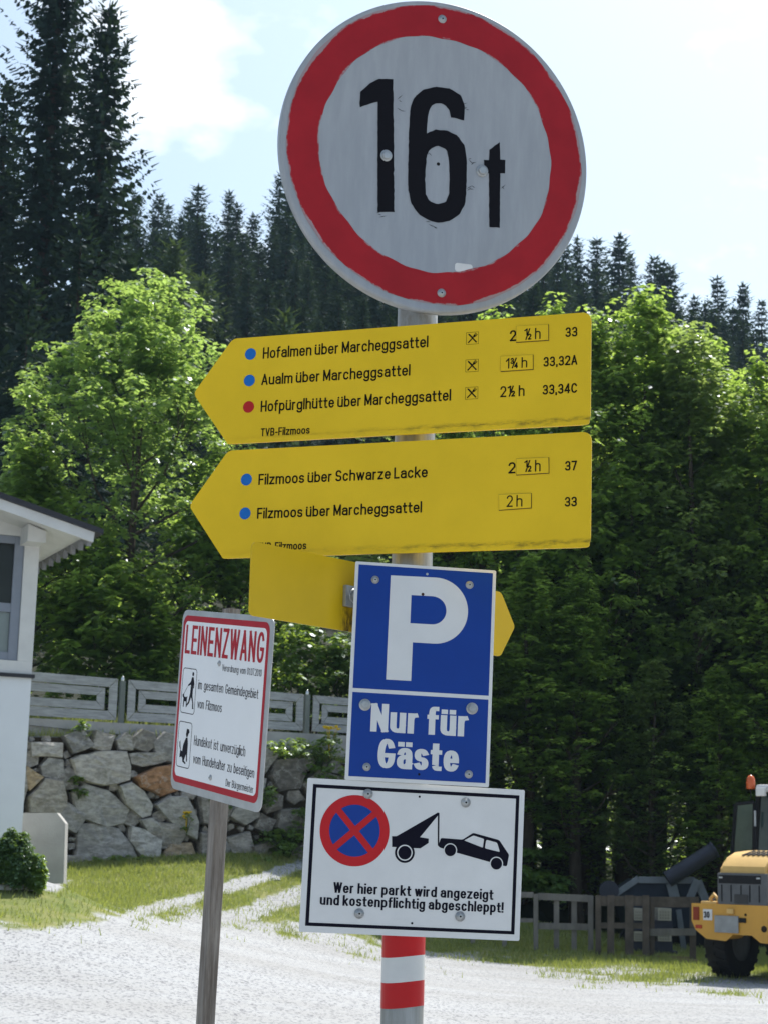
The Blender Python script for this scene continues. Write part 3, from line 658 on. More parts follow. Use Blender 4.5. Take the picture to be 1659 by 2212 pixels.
# wall line: the retaining wall runs from behind the house towards the right
WA, WB = at(150, 1600, 30), at(700, 1640, 32)
def wall_y(X): return WA.y + (np.asarray(X, float) - WA.x) * (WB.y - WA.y) / (WB.x - WA.x)
def hill_z(X, Y):
    X = np.asarray(X, float); Y = np.asarray(Y, float)
    ter = 3.62 - 0.05 * np.clip(X + 5.2, -5, 5)
    s = smooth(3.4, .2, X)
    base = ground_z(X, 31.5) * (1 - s) + ter * s
    slope = 0.30 * (1 - 0.0035 * np.clip(X, -60, 60))
    up = np.where(Y > 44, (Y - 44) * slope, 0) + 1.6 * smooth(32, 46, Y)
    return base + up + 0.5 * np.sin(X * .13 + 1) * np.sin(Y * .09) * smooth(40, 70, Y)
def curve(pts, x): return np.interp(x, [p[0] for p in pts], [p[1] for p in pts])
rng = np.random.default_rng(11)
_hn = rng.normal(size=(64, 64))
def vnoise(x, y, s):
    x = np.asarray(x) * s; y = np.asarray(y) * s; i = np.floor(x).astype(int); j = np.floor(y).astype(int); u = x - i; v = y - j
    u = u * u * (3 - 2 * u); v = v * v * (3 - 2 * v); g = lambda a, b: _hn[a % 64, b % 64]
    return g(i, j) * (1 - u) * (1 - v) + g(i + 1, j) * u * (1 - v) + g(i, j + 1) * (1 - u) * v + g(i + 1, j + 1) * u * v
EDGE = [(-900, 1985), (0, 1988), (200, 1990), (330, 1980), (420, 1968), (480, 1985), (560, 2000), (650, 2012), (850, 2040), (1000, 2062), (1100, 2080), (1300, 2102), (1659, 2120), (2600, 2165)]
TR_A = [(250, 1995), (330, 1965), (450, 1932), (560, 1898), (660, 1868), (800, 1840)]
TR_B = [(430, 2000), (520, 1978), (600, 1950), (680, 1922), (800, 1890)]
def ground_hit(x, y):
    lo, hi = 6.0, 31.4
    for _ in range(50):
        mid = (lo + hi) / 2; p = at(x, y, mid)
        if p.z > float(ground_z(p.x, p.y)): lo = mid
        else: hi = mid
    p = at(x, y, lo); p.z = float(ground_z(p.x, p.y)); return p
def seg_d(x, y, pl):
    d = np.full(np.shape(x), 1e9)
    for (a, b), (c, e) in zip(pl[:-1], pl[1:]):
        vx, vy = c - a, e - b; t = np.clip(((x - a) * vx + (y - b) * vy) / (vx * vx + vy * vy), 0, 1)
        d = np.minimum(d, np.hypot(x - a - t * vx, (y - b - t * vy) * 1.0))
    return d
def grass_mask(X, Y, z):
    """1 where turf covers the lot, 0 on bare gravel (the shape of the verge and the two wheel tracks)"""
    px, py = to_px(np.stack([X, Y, z], -1)); ok = np.asarray(Y) > 10
    e = curve(EDGE, px); n = vnoise(X, Y, 1.1) * 6 + vnoise(X, Y, 3.3) * 5
    g = smooth(34, -34, py - e + n * 2.4)
    ta = smooth(17, 7, seg_d(px, py, TR_A) + n * .5); tb = smooth(22, 9, seg_d(px, py, TR_B) + n * .6)
    patch = smooth(26, 12, np.hypot((px - 108) * .55, py - 1905) + n * .4)
    return np.where(ok, g * (1 - .92 * ta) * (1 - .85 * tb) * (1 - patch), 0)
def _groundmat(t, co, b):
    at_ = N(t, 'ShaderNodeAttribute', attribute_name='turf')
    vor = N(t, 'ShaderNodeTexVoronoi', {'Scale': 42.0}); t.links.new(co, vor.inputs['Vector'])
    sp = N(t, 'ShaderNodeSeparateColor'); t.links.new(vor.outputs['Color'], sp.inputs[0])
    big = ramp(t, noise(t, co, .5, 6, .65, (.45, 1.6, 1)), .35, .65); fine = ramp(t, noise(t, co, 70, 4, .7), .25, .8)
    g0 = mixc(t, M_(t, 'MULTIPLY', M_(t, 'ADD', sp.outputs[0], fine), .5), (0.285, 0.292, 0.302), (0.415, 0.422, 0.43))
    g1 = mixc(t, M_(t, 'MULTIPLY', big, .75), g0, (0.285, 0.283, 0.278))
    dark = ramp(t, sp.outputs[1], .80, .86)
    g1 = mixc(t, M_(t, 'MULTIPLY', dark, .7), g1, (0.10, 0.10, 0.115))
    tf = mixc(t, ramp(t, noise(t, co, 2.2, 5, .65), .3, .7), (0.10, 0.135, 0.028), (0.20, 0.20, 0.07))
    k = ramp(t, M_(t, 'ADD', at_.outputs['Fac'], M_(t, 'MULTIPLY', M_(t, 'SUBTRACT', noise(t, co, 5, 6, .7), .5), 1.1)), .32, .70)
    bp = N(t, 'ShaderNodeBump', {'Strength': .35, 'Distance': .012}); t.links.new(vor.outputs['Distance'], bp.inputs['Height']); t.links.new(bp.outputs['Normal'], b.inputs['Normal'])
    return mixc(t, k, g1, tf)
m_ground = node_mat('gravel_and_turf', _groundmat, 0.95)
def grid_object(name, xs, ys, zf, m, attr=None, kind='structure'):
    X, Y = np.meshgrid(xs, ys); Z = zf(X, Y); nx, ny = len(xs), len(ys)
    v = np.stack([X, Y, Z], -1).reshape(-1, 3)
    idx = np.arange(nx * ny).reshape(ny, nx)
    f = np.stack([idx[:-1, :-1], idx[:-1, 1:], idx[1:, 1:], idx[1:, :-1]], -1).reshape(-1, 4)
    me = bpy.data.meshes.new(name); me.from_pydata(v.tolist(), [], f.tolist()); me.polygons.foreach_set('use_smooth', np.ones(len(f), bool)); me.materials.append(m)
    if attr: 
        a = me.attributes.new(attr[0], 'FLOAT', 'POINT'); a.data.foreach_set('value', attr[1](v[:, 0], v[:, 1], v[:, 2]).astype(np.float32))
    o = bpy.data.objects.new(name, me); col.objects.link(o); tag(o, kind=kind); return o
tag(grid_object('gravel_lot', np.concatenate([[-200, -120, -60, -30], np.arange(-16, 16.01, .16), [30, 60, 120, 200]]), np.concatenate([[-150, -60, -20], np.arange(-8, 18, .5), np.arange(18, 33.3, .12)]), ground_z, m_ground, ('turf', grass_mask)), 'pale gravel parking lot running into a grassy verge with two wheel tracks')
m_hill = mat('forest_floor', (0.022, 0.028, 0.012), 0.95, var=0.6, vscale=.5, bump=.6, bscale=3)
def hill_sheet():
    xs = np.concatenate([np.arange(-140, -20, 6.0), np.arange(-20, 20, .8), np.arange(20, 141, 6.0)]); ts = np.concatenate([np.linspace(0, 12, 22), np.linspace(14, 260, 60)])
    X = np.repeat(xs[None], len(ts), 0); y0 = np.where(xs < 1.0, np.maximum(wall_y(xs), 18) + .22, np.minimum(wall_y(1.0) + .22, 33.2) + 0 * xs); y0 = np.where(xs > 1.0, 33.05, y0)
    Y = y0[None] + ts[:, None]; Z = hill_z(X, Y); Z[0] = np.where(xs > -.2, ground_z(xs, 33.0) - .15, Z[0]); Y[0] = np.where(xs > -.2, np.minimum(Y[0], 33.0), Y[0])
    nx, ny = len(xs), len(ts); idx = np.arange(nx * ny).reshape(ny, nx)
    f = np.stack([idx[:-1, :-1], idx[:-1, 1:], idx[1:, 1:], idx[1:, :-1]], -1).reshape(-1, 4)
    me = bpy.data.meshes.new('wooded_hillside'); me.from_pydata(np.stack([X, Y, Z], -1).reshape(-1, 3).tolist(), [], f.tolist()); me.materials.append(m_hill); me.polygons.foreach_set('use_smooth', np.ones(len(f), bool))
    o = bpy.data.objects.new('hillside', me); col.objects.link(o); tag(o, 'steep wooded hillside rising behind the gravel lot', kind='structure')
hill_sheet()

# grass blades on the verge
def leafmat(name, c0, c1, tr, trans=.45, gloss=.10, rough=.35):
    m = bpy.data.materials.new(name); m.use_nodes = True; t = m.node_tree; t.nodes.clear()
    out = N(t, 'ShaderNodeOutputMaterial'); g = N(t, 'ShaderNodeNewGeometry'); co = N(t, 'ShaderNodeTexCoord')
    k = M_(t, 'ADD', M_(t, 'MULTIPLY', g.outputs['Random Per Island'], .65), M_(t, 'MULTIPLY', noise(t, co.outputs['Object'], .9, 3), .35))
    c = mixc(t, k, c0, c1)
    d = N(t, 'ShaderNodeBsdfDiffuse'); t.links.new(c, d.inputs['Color'])
    tl = N(t, 'ShaderNodeBsdfTranslucent'); tc_ = mixc(t, k, tuple(v * .75 for v in tr), tr); t.links.new(tc_, tl.inputs['Color'])
    gl = N(t, 'ShaderNodeBsdfGlossy', {'Roughness': rough, 'Color': (.9, .95, 1, 1)})
    a = N(t, 'ShaderNodeMixShader', {0: trans}); t.links.new(d.outputs[0], a.inputs[1]); t.links.new(tl.outputs[0], a.inputs[2])
    b = N(t, 'ShaderNodeMixShader', {0: gloss}); t.links.new(a.outputs[0], b.inputs[1]); t.links.new(gl.outputs[0], b.inputs[2])
    t.links.new(b.outputs[0], out.inputs['Surface']); return m
m_grass = leafmat('meadow_grass', (0.14, 0.20, 0.03), (0.30, 0.30, 0.085), (0.42, 0.48, 0.08), .45, .06, .5)
def blades(name, X, Y, Z, hmin, hmax, w, m, seed, label):
    r = np.random.default_rng(seed); n = len(X); a = r.uniform(0, 2 * np.pi, n); h = r.uniform(hmin, hmax, n) * r.uniform(.6, 1, n); le = r.uniform(.1, .7, n) * h; la = r.uniform(0, 2 * np.pi, n)
    p = np.stack([X, Y, Z - .01], -1); d = np.stack([np.cos(a), np.sin(a), 0 * a], -1) * (w / 2); u = np.stack([np.cos(la) * le, np.sin(la) * le, h], -1)
    v = np.stack([p - d, p + d, p + u * .6 + d * .7, p + u], 1).reshape(-1, 3)
    return tag(quads_object(name, v, m), label, kind='stuff')
_gr = np.random.default_rng(21)
gx = np.concatenate([_gr.uniform(-9, 9, 290000)]); gy = 15 + 17.3 * np.sqrt(_gr.uniform(0, 1, len(gx)))
gz = ground_z(gx, gy); gm = grass_mask(gx, gy, gz) * (.45 + .55 * smooth(-.8, .6, vnoise(gx, gy, .9)))
keep = (_gr.uniform(0, 1, len(gx)) < gm) & (gy < np.where(gx < .5, wall_y(gx) - .2, 40)); gx, gy, gz = gx[keep], gy[keep], gz[keep]
blades('grass', gx, gy, gz, .03, .12, .014, m_grass, 5, 'short sunlit verge grass between gravel lot and stone wall')
# ------------------------------------------------------------------ trees
m_bark = mat('bark', (0.085, 0.068, 0.052), 0.95, var=0.55, vscale=9, bump=.8, bscale=14, aniso=(1, 1, .25))
m_maple = leafmat('maple_leaves', (0.028, 0.078, 0.024), (0.066, 0.134, 0.036), (0.47, 0.66, 0.13), .57, .12, .32)
m_alder = leafmat('broad_leaves', (0.009, 0.030, 0.012), (0.028, 0.066, 0.020), (0.49, 0.68, 0.11), .62, .10, .28)
m_sallow = leafmat('sallow_leaves', (0.016, 0.042, 0.016), (0.042, 0.078, 0.028), (0.46, 0.60, 0.13), .55, .14, .30)
m_shrub = leafmat('shrub_leaves', (0.060, 0.130, 0.028), (0.115, 0.20, 0.045), (0.42, 0.58, 0.07), .45, .10, .4)
m_spruce0 = leafmat('dark_spruce_needles', (0.008, 0.022, 0.017), (0.018, 0.042, 0.028), (0.05, 0.09, 0.03), .16, .02, .6)
m_spruce = leafmat('spruce_needles', (0.011, 0.032, 0.028), (0.024, 0.056, 0.040), (0.06, 0.10, 0.03), .18, .03, .6)
m_spruce2 = leafmat('young_spruce_needles', (0.030, 0.065, 0.026), (0.055, 0.095, 0.034), (0.12, 0.18, 0.04), .22, .06, .5)

def leaf_cloud(cent, rad, per, size, r, flat=.75, droop=.35, squash=.7):
    """leaf-sized rhombs round clump centres: (N,3) centres -> vertex array"""
    n = len(cent) * per
    c = np.repeat(cent, per, 0); rr = np.repeat(rad, per)
    d = r.normal(size=(n, 3)); d /= np.linalg.norm(d, axis=1, keepdims=True)
    d[:, 2] = np.abs(d[:, 2]) * np.where(r.uniform(size=n) < .78, 1, -1)
    q = c + d * (rr * r.uniform(.45, 1, n) ** .6)[:, None] * np.array([1, 1, squash])
    # leaf blades lie roughly level, tip down and outwards
    nor = np.stack([r.normal(0, 1 - flat, n), r.normal(0, 1 - flat, n), np.ones(n)], -1) + d * droop
    nor /= np.linalg.norm(nor, axis=1, keepdims=True)
    t = np.stack([d[:, 0], d[:, 1], 0 * d[:, 0] - droop], -1) + r.normal(0, .5, (n, 3)); t -= nor * (t * nor).sum(1, keepdims=True); t /= np.linalg.norm(t, axis=1, keepdims=True) + 1e-9
    b = np.cross(nor, t); s = size * r.uniform(.6, 1.25, n)[:, None]
    v = np.stack([q - t * s * .5, q + b * s * .42 + t * s * .02, q + t * s * .58 - nor * s * .10, q - b * s * .42 + t * s * .02], 1)
    return v.reshape(-1, 3)

def broadleaf(H, W, z0, seed, nclump, per, size, clump_r, m, spikes=9, name='broadleaf_tree', depth=1.0, lob=.28):
    """tree of height H: forked trunk, limbs and a crown of leaf clumps; returns (trunk MB, leaf verts)"""
    r = np.random.default_rng(seed); tr = MB()
    top = Vector((r.normal(0, .012) * H, r.normal(0, .012) * H, H * .86)); lean = r.normal(0, .12)
    pts = [Vector((0, 0, -.3))] + [Vector((top.x * t + .12 * math.sin(3 * t + seed), top.y * t + .10 * math.cos(4 * t + seed), H * .86 * t)) for t in np.linspace(.06, 1, 9)]
    rb = .014 * H; tr.path(pts, [rb * 1.25] + [rb * (1 - .85 * i / 8) for i in range(9)], 9)
    ends = []
    nl = 11 + int(H)
    for i in range(nl):
        t = .16 + .72 * (i + r.uniform(0, .8)) / nl; p = pts[1] + (pts[-1] - pts[1]) * t; a = i * 2.4 + r.uniform(-.5, .5)
        env = W * math.sin(min(1, (t * .95 + .28)) * math.pi * .93) ** .8
        l = env * r.uniform(.7, 1.0); up = l * r.uniform(.75, 1.5)
        e = p + Vector((math.cos(a) * l, math.sin(a) * l * depth, up)); mid = p.lerp(e, .5) + Vector((math.cos(a) * l * .12, math.sin(a) * l * .12, -up * .12))
        rl = rb * (1 - .75 * t) * .45; tr.path([p, mid, e], [rl, rl * .6, rl * .18], 6); ends += [e, mid.lerp(e, .5)]
        for k in range(3):
            b = a + r.uniform(-1, 1); q = mid.lerp(e, r.uniform(.1, .7)); e2 = q + Vector((math.cos(b) * l * .4, math.sin(b) * l * .4 * depth, l * r.uniform(.2, .6)))
            tr.path([q, q.lerp(e2, .5), e2], [rl * .4, rl * .3, rl * .1], 5); ends.append(e2)
    # crown: shell-biased points in a lobed envelope that starts at z0
    lobes = [(r.uniform(0, 2 * np.pi), r.uniform(.15, 1), r.uniform(.5, 1)) for _ in range(14)]
    C = []
    tries = 0
    for e in ends:                                            # foliage gathers round the ends of the limbs
        if len(C) > nclump * .6: break
        for k in range(int(nclump * .6 / len(ends)) + 1):
            q = np.array(e) + r.normal(0, 1, 3) * np.array([.30, .30, .34]); 
            if q[2] > z0: C.append(tuple(q))
    while len(C) < nclump and tries < nclump * 40:
        tries += 1
        t = r.uniform(0, 1); a = r.uniform(0, 2 * np.pi); z = z0 + (H - z0) * t
        env = W * max(.16, math.sin(min(max(.20 + .80 * t, 0), 1) ** .95 * math.pi) ** .55)
        f = 1.0 - lob * .35
        for la, lt, lw in lobes:
            da = abs((a - la + np.pi) % (2 * np.pi) - np.pi); f += lob * lw * 1.2 * (math.exp(-(da / .5) ** 2 - ((t - lt) / .10) ** 2) * 1.0)
        rad = env * f * r.uniform(0, 1) ** .38
        C.append((math.cos(a) * rad + top.x * t, math.sin(a) * rad * depth + top.y * t, z + r.normal(0, .06)))
    for k in range(spikes):                                   # upright leaders that break the outline
        a = r.uniform(0, 2 * np.pi); rd = W * r.uniform(.05, .62); hz = H * r.uniform(.86, 1.0) * (1 - .18 * (rd / W)); 
        for j in range(7): C.append((math.cos(a) * rd + top.x, math.sin(a) * rd * depth + top.y, hz + j * clump_r * .75 - clump_r * 2))
    C = np.array(C); rad = clump_r * r.uniform(.55, 1.25, len(C))
    return tr, leaf_cloud(C, rad, per, size, r)

def tree_object(name, data, m, loc, label, group, rz=0.0, s=1.0):
    tr, lv = data
    o = empty(name, loc, rz, label=label, cat='tree', group=group); o.scale = (s, s, s)
    tr.build('trunk', m_bark, o); quads_object('crown', lv, m, o); return o
def place(proto, loc, rz, s, label=None):
    c = copy_tree(proto); c.location = loc; c.rotation_euler = (0, 0, rz); c.scale = (s, s, s) if not isinstance(s, tuple) else s
    if label: c['label'] = label
    return c

# the maple beside the house
pm = at(372, 1480, 36); pm.z = float(hill_z(pm.x, pm.y)); topz = at(300, 610, 36).z
tree_object('maple_tree', broadleaf(topz - pm.z, 2.75, 1.0, 4, 1300, 27, .12, .25, m_maple, spikes=12, lob=.5), m_maple, (pm.x - .85, pm.y, pm.z), 'rounded light green maple standing behind the wooden fence left of the yellow boards', None)

# the broadleaf thicket on the right: four shapes copied along the verge
def thicket(i, H, W, z0, n): return broadleaf(H, W, z0, 30 + i, n, 18, .125, .25, m_alder, spikes=18, lob=.7)
base_pt = lambda x, Y: (lambda p: Vector((p.x, p.y, float(hill_z(p.x, p.y)))))(at(x, 1800, Y))
protos = []; HS = []
for i, (x, ytop, Y) in enumerate([(1357, 612, 35.5), (1190, 652, 36.5), (1487, 690, 35.0), (1060, 690, 37)]):
    p = base_pt(x, Y); H = (at(x, ytop, Y).z - p.z) / 1.02; HS.append(H)
    protos.append(tree_object('broadleaf_tree', thicket(i, H, (1.45, 1.35, 1.35, 1.45)[i], 2.4, 760), m_sallow if i == 2 else m_alder, p, 
        ['tallest yellow-topped broadleaf tree in the thicket right of the yellow boards', 'broadleaf tree whose top shows just above the upper yellow board', 'broadleaf tree with its crown just left of the dark gap at the right edge', 'broadleaf tree mostly hidden behind the yellow boards and blue sign'][i], 'broadleaf trees of the thicket on the right'))
for k, (x, ytop, Y, rz, j, lab) in enumerate([
    (1425, 640, 38.8, .9, 1, 'broadleaf tree just right of the tallest yellow-topped one in the thicket'), (1262, 690, 38.6, 2.1, 3, 'broadleaf tree at the right end of the upper yellow board'), (1552, 716, 38.6, 1.2, 0, 'broadleaf tree left of the dark gap at the right edge'),
    (1655, 770, 38, 2.4, 1, 'broadleaf tree on the right edge above the yellow loader'), (1600, 850, 39.5, 4.4, 3, 'lower broadleaf tree below the dark gap near the right edge'), (1755, 715, 38.4, 3.2, 2, None), (1860, 690, 39, 4.0, 2, None),
    (1120, 700, 42, 5.0, 0, None), (960, 720, 41, 2.2, 1, None), (860, 760, 42.5, 3.9, 2, None), (1990, 700, 40, 1.0, 0, None), (2120, 720, 39, 2.0, 3, None),
    (1250, 1240, 36.6, 2.0, 1, None), (1420, 1420, 36.2, 3.3, 2, None), (1560, 1450, 36.0, 5.1, 3, None), (1130, 1210, 36.8, 1.3, 3, None), (1740, 1180, 36, 2.6, 1, None), (1040, 1250, 36.6, 4.1, 2, None), (955, 1230, 36, 3.7, 0, None),
    (1290, 690, 41.2, .7, 2, None), (1395, 670, 41.8, 3.0, 3, None), (1515, 730, 41.2, .3, 3, None), (1210, 700, 41.8, 5.4, 1, None), (1625, 830, 41.4, 2.2, 2, None), (1710, 760, 41.5, 1.0, 0, None), (1150, 1560, 43, .6, 2, None), (1240, 1540, 43.5, 2.9, 1, None), (1330, 1560, 43, 1.9, 3, None), (1430, 1550, 43.4, 4.9, 0, None), (1530, 1560, 43, 5.9, 2, None), (1630, 1540, 43.4, 3.9, 1, None)]):  # tall second-row trees added to keep sun off the lower crowns in front
    p = base_pt(x, Y - 3); Y -= 3; s = (at(x, ytop, Y).z - p.z) / 1.02 / HS[j]; sw = s if s > .75 else s * 1.5
    c = place(protos[j], p, rz, (sw, sw, s), lab or ('young broadleaf tree filling the dark foot of the thicket on the right' if s < .75 else 'broadleaf tree merged in the second row of the thicket on the right'))
# shorter trees and shrubs behind the fence
for k, (x, ytop, Y, W_, seed, lab) in enumerate([(30, 1010, 35.5, 1.7, 61, 'broadleaf tree behind the eave of the white house'), (470, 1000, 37, 1.4, 62, 'broadleaf tree behind the left points of the yellow boards'), (215, 1240, 34, 1.2, 65, 'low bushy tree between the house eave and the maple trunk')]):
    p = base_pt(x, Y); H = at(x, ytop, Y).z - p.z
    tree_object('broadleaf_tree', broadleaf(H, W_, .3, seed, 420, 26, .15, .27, m_alder, spikes=6), m_alder, p, lab, 'smaller trees behind the wooden fence')
for k, (x, ytop, Y, W_, lab) in enumerate([(640, 1330, 34, .95, 'sunlit leafy shrub behind the fence between LEINENZWANG and P signs, left one'), (740, 1350, 34.4, .95, 'sunlit leafy shrub behind the fence close to the P sign, right one'), (540, 1330, 36.5, 1.0, 'shady shrub behind the fence at the maple, above the LEINENZWANG sign'), (850, 1340, 34.5, 1.2, 'shrub behind the blue parking sign'),(330, 1385, 35.2, .9, 'low shrub under the maple behind the fence'), (955, 1760, 33.6, 1.2, 'bank shrub behind the towing sign at the end of the stone wall'), (1060, 1840, 33.4, 1.0, 'bank shrub behind the right edge of the towing sign'), (1130, 1880, 33.3, .8, 'low dark shrub behind the left end of the rail fence')]):
    p = base_pt(x, Y); H = at(x, ytop, Y).z - p.z; r_ = np.random.default_rng(80 + k); n_ = 170
    C = np.stack([r_.normal(0, W_ * .45, n_), r_.normal(0, .4, n_), H * r_.uniform(.05, 1, n_) ** .8], -1); C[:, 2] *= 1 - .35 * np.clip(np.abs(C[:, 0]) / W_, 0, 1)
    o = empty('shrub', p, label=lab, cat='shrub', group='shrubs behind the wooden fence'); quads_object('foliage', leaf_cloud(C, np.full(n_, .17), 26, .11, r_), m_shrub, o)
    st = MB()
    for q in C[::12]: st.path([(q[0] * .2, q[1] * .2, -.1), (q[0] * .6, q[1] * .6, q[2] * .5), tuple(q)], [.02, .014, .005], 5)
    st.build('stem', m_bark, o)

# spruces
def spruce(H, Wd, seed, step, per_m, card, start=.04, up=.0, ex=.72):
    """whorls of drooping branches hung with needle sprays"""
    r = np.random.default_rng(seed); tr = MB(); tr.path([(0, 0, -1)] + [(.02 * math.sin(5 * t), 0, H * t) for t in np.linspace(.02, 1, 8)], [.017 * H] + [.016 * H * (1 - .97 * t) for t in np.linspace(0, 1, 8)], 8)
    V = []; z = start * H
    while z < H * .995:
        t = z / H; L_ = Wd * (1 - t) ** ex * (1 - math.exp(-(t + .02) * 14)) + .10
        nb = 5 if t > .9 else int(r.integers(5, 8)); a0 = r.uniform(0, 6.28)
        for k in range(nb):
            a = a0 + 2 * np.pi * k / nb + r.normal(0, .18); l = L_ * r.choice([r.uniform(.45, .85), r.uniform(.85, 1.15)], p=[.45, .55]); dirx, diry = math.cos(a), math.sin(a)
            slope = .55 * (t - .55) + up + r.normal(0, .07); n = max(4, int(l * per_m))
            s_ = (np.arange(n) + r.uniform(.2, .8, n)) / n
            zz = z + l * (slope * s_ - .22 * s_ * (1 - s_) * 2 + .16 * s_ ** 3)
            c = np.stack([dirx * l * s_, diry * l * s_, zz], -1)
            for sd in (-1, 1):
                w = card * (1.1 - .8 * s_) * r.uniform(.45, 1.3, n) * (.45 + .55 * min(1, l))
                ang = a + sd * r.uniform(.5, 1.15, n); out = np.stack([np.cos(ang), np.sin(ang), -.28 - .25 * r.uniform(0, 1, n) + .3 * (t > .85)], -1)
                e = c + out * w[:, None]; th = np.stack([dirx * w * .15, diry * w * .15, r.normal(0, .05, n)], -1)
                V.append(np.stack([c - th, c + th, e + th * .8, e - th * .5], 1).reshape(-1, 3))
            tip = c[-1]; e = tip + np.array([dirx, diry, slope + .12]) * card * .8; q = np.array([-diry, dirx, 0]) * card * .16
            V.append(np.array([tip - q, tip + q, e + q * .2, e - q * .2]))
        z += step * r.uniform(.55, 1.45) * (1.15 - .55 * t)
    e = np.array([[-.03, 0, H * .96], [.03, 0, H * .96], [.008, 0, H + .25], [-.008, 0, H + .25]]); V += [e, e[:, [1, 0, 2]]]
    return tr, np.concatenate(V)
# the two big spruces on the left, nearest to the road
def big(x, ytop, Y, W_, seed, lab, m=m_spruce0, step=.34, per=10, card=.36, up=.10, ex=.70):
    p = at(x, 1500, Y); z = float(hill_z(p.x, p.y)); H = at(x, ytop, Y).z - z
    return tree_object('spruce_tree', spruce(H, W_ * 1.22, seed, step, per, card, up=up, ex=ex), m, (p.x, p.y, z), lab, 'big spruces at the left edge')
big(152, 4, 56, 2.9, 7, 'tall dark spruce, right one of the big pair at the left edge')
big(34, -230, 57, 3.6, 8, 'tallest dark spruce, cut by the top left corner')
big(-70, 180, 60, 3.2, 9, 'lower dark spruce at the left frame edge behind the tallest one')
big(225, 560, 58, 3.0, 12, 'lower dark spruce just right of the big pair', per=5)
big(118, 470, 52, 2.8, 13, 'dark spruce in front of the big pair, with its top below theirs', per=5)
big(10, 620, 48, 2.8, 15, 'dark bushy spruce above the roof of the white house', per=5)
big(330, 525, 75, 3.0, 16, 'lighter green spruce behind the maple top', m_spruce2, .34, 4.5, .5)
big(400, 590, 78, 2.8, 17, 'second lighter green spruce, right behind the maple top', m_spruce2, .34, 4.5, .5)
big(588, 672, 52, 1.5, 18, 'small pale young spruce peeking over the upper yellow board', m_spruce2, .30, 5, .4)
# forest on the slope: four shapes, copied
F = []
def hill_tree(proto, x, ytop, Y, lab, hb):
    p = at(x, 1300, Y); z = float(hill_z(p.x, p.y)); H = at(x, ytop, Y).z - z
    s = H / hb
    return place(proto, (p.x, p.y, z), rnd.uniform(0, 6.28), (s * rnd.uniform(.82, 1.2), s * rnd.uniform(.82, 1.2), s), lab)
rnd = random.Random(77)
protoF = []
for k, (H, W_) in enumerate([(24, 4.6), (22, 3.9), (26, 5.0), (20, 4.2)]):
    protoF.append((tree_object('spruce_tree', spruce(H, W_, 100 + k, .42, 5.2, .52, ex=.66), m_spruce, (0, 0, 0), 'x', 'spruces on the wooded hillside'), H))
used = [False] * 4
def put(x, ytop, Y, lab):
    k = rnd.randrange(4); pr, hb = protoF[k]
    if used[k]: return hill_tree(pr, x, ytop, Y, lab, hb)
    used[k] = True; p = at(x, 1300, Y); z = float(hill_z(p.x, p.y)); s = (at(x, ytop, Y).z - z) / hb
    pr.location = (p.x, p.y, z); pr.scale = (s, s, s); pr.rotation_euler = (0, 0, rnd.uniform(0, 6)); pr['label'] = lab; return pr
named = [(245, 412, 'spruce top just right of the big left pair on the skyline'), (300, 418, None), (322, 440, None), (368, 432, None), (388, 398, 'pointed skyline spruce halfway between the big left pair and the round sign'), (458, 412, 'spruce with a narrow tip on the skyline left of the round sign'), (478, 440, None), (515, 462, 'thin low tip on the skyline left of the round sign'), (572, 374, 'tallest skyline spruce touching the round sign on its left'), (606, 376, 'skyline spruce half cut by the left rim of the round sign'),
         (1243, 512, 'skyline spruce at the lower right rim of the round sign'), (1287, 514, 'broad skyline spruce right of the round sign'), (1338, 508, 'tallest skyline spruce right of the round sign, above the broadleaf tops'), (1362, 548, None), (1415, 553, 'skyline spruce in a trio right of the round sign, leftmost of the three'), (1436, 566, 'middle spruce of the skyline trio right of the round sign'), (1452, 573, 'rightmost spruce of the skyline trio right of the round sign'), (1505, 640, None), (1557, 598, 'lone spruce above the dark gap near the right edge'), (1614, 614, 'spruce at the right edge of the skyline'), (1655, 648, None), (1590, 665, None), (1530, 655, None)]
GEN_S = 'dark spruce standing in the skyline row of the wooded hillside'; GEN_F = 'dark spruce within the wooded hillside behind the signs'
for x, y, lab in named: put(x, y, rnd.uniform(118, 135), lab or GEN_S)
for x in range(640, 1240, 34): put(x + rnd.uniform(-8, 8), 400 + (x - 640) * .19 + rnd.uniform(-20, 30), rnd.uniform(118, 135), GEN_S)
sky_y = lambda x: np.interp(x, [-200, 230, 400, 520, 600, 900, 1240, 1450, 1600, 2000], [430, 430, 430, 475, 410, 440, 530, 590, 655, 690])
for x in np.arange(200, 1900, 30): put(x + rnd.uniform(-10, 10), float(sky_y(x)) + rnd.uniform(35, 90), rnd.uniform(100, 116), GEN_F)
for x in np.arange(180, 1900, 36): put(x + rnd.uniform(-12, 12), float(sky_y(x)) + rnd.uniform(100, 185), rnd.uniform(84, 98), GEN_F)
for x in np.arange(170, 1900, 46): put(x + rnd.uniform(-14, 14), float(sky_y(x)) + rnd.uniform(190, 280), rnd.uniform(70, 80), GEN_F)
for x in np.arange(150, 1850, 62): put(x + rnd.uniform(-16, 16), float(sky_y(x)) + rnd.uniform(300, 420), rnd.uniform(58, 66), GEN_F)
for x in (-330, -260, -190, -140): put(x, rnd.uniform(120, 300), rnd.uniform(62, 75), 'dark spruce beyond the left frame edge')
# undergrowth under the thicket
ru = np.random.default_rng(321); nu = 1100; ux = ru.uniform(-1.5, 12, nu); uy = ru.uniform(34.2, 46, nu)
UC = np.stack([ux, uy, hill_z(ux, uy) + ru.uniform(.05, 1.5, nu) ** 1.2], -1)
tag(quads_object('undergrowth', leaf_cloud(UC, np.full(nu, .30), 18, .12, ru), m_alder), 'dense leafy undergrowth between the trunks of the thicket on the right', kind='stuff')
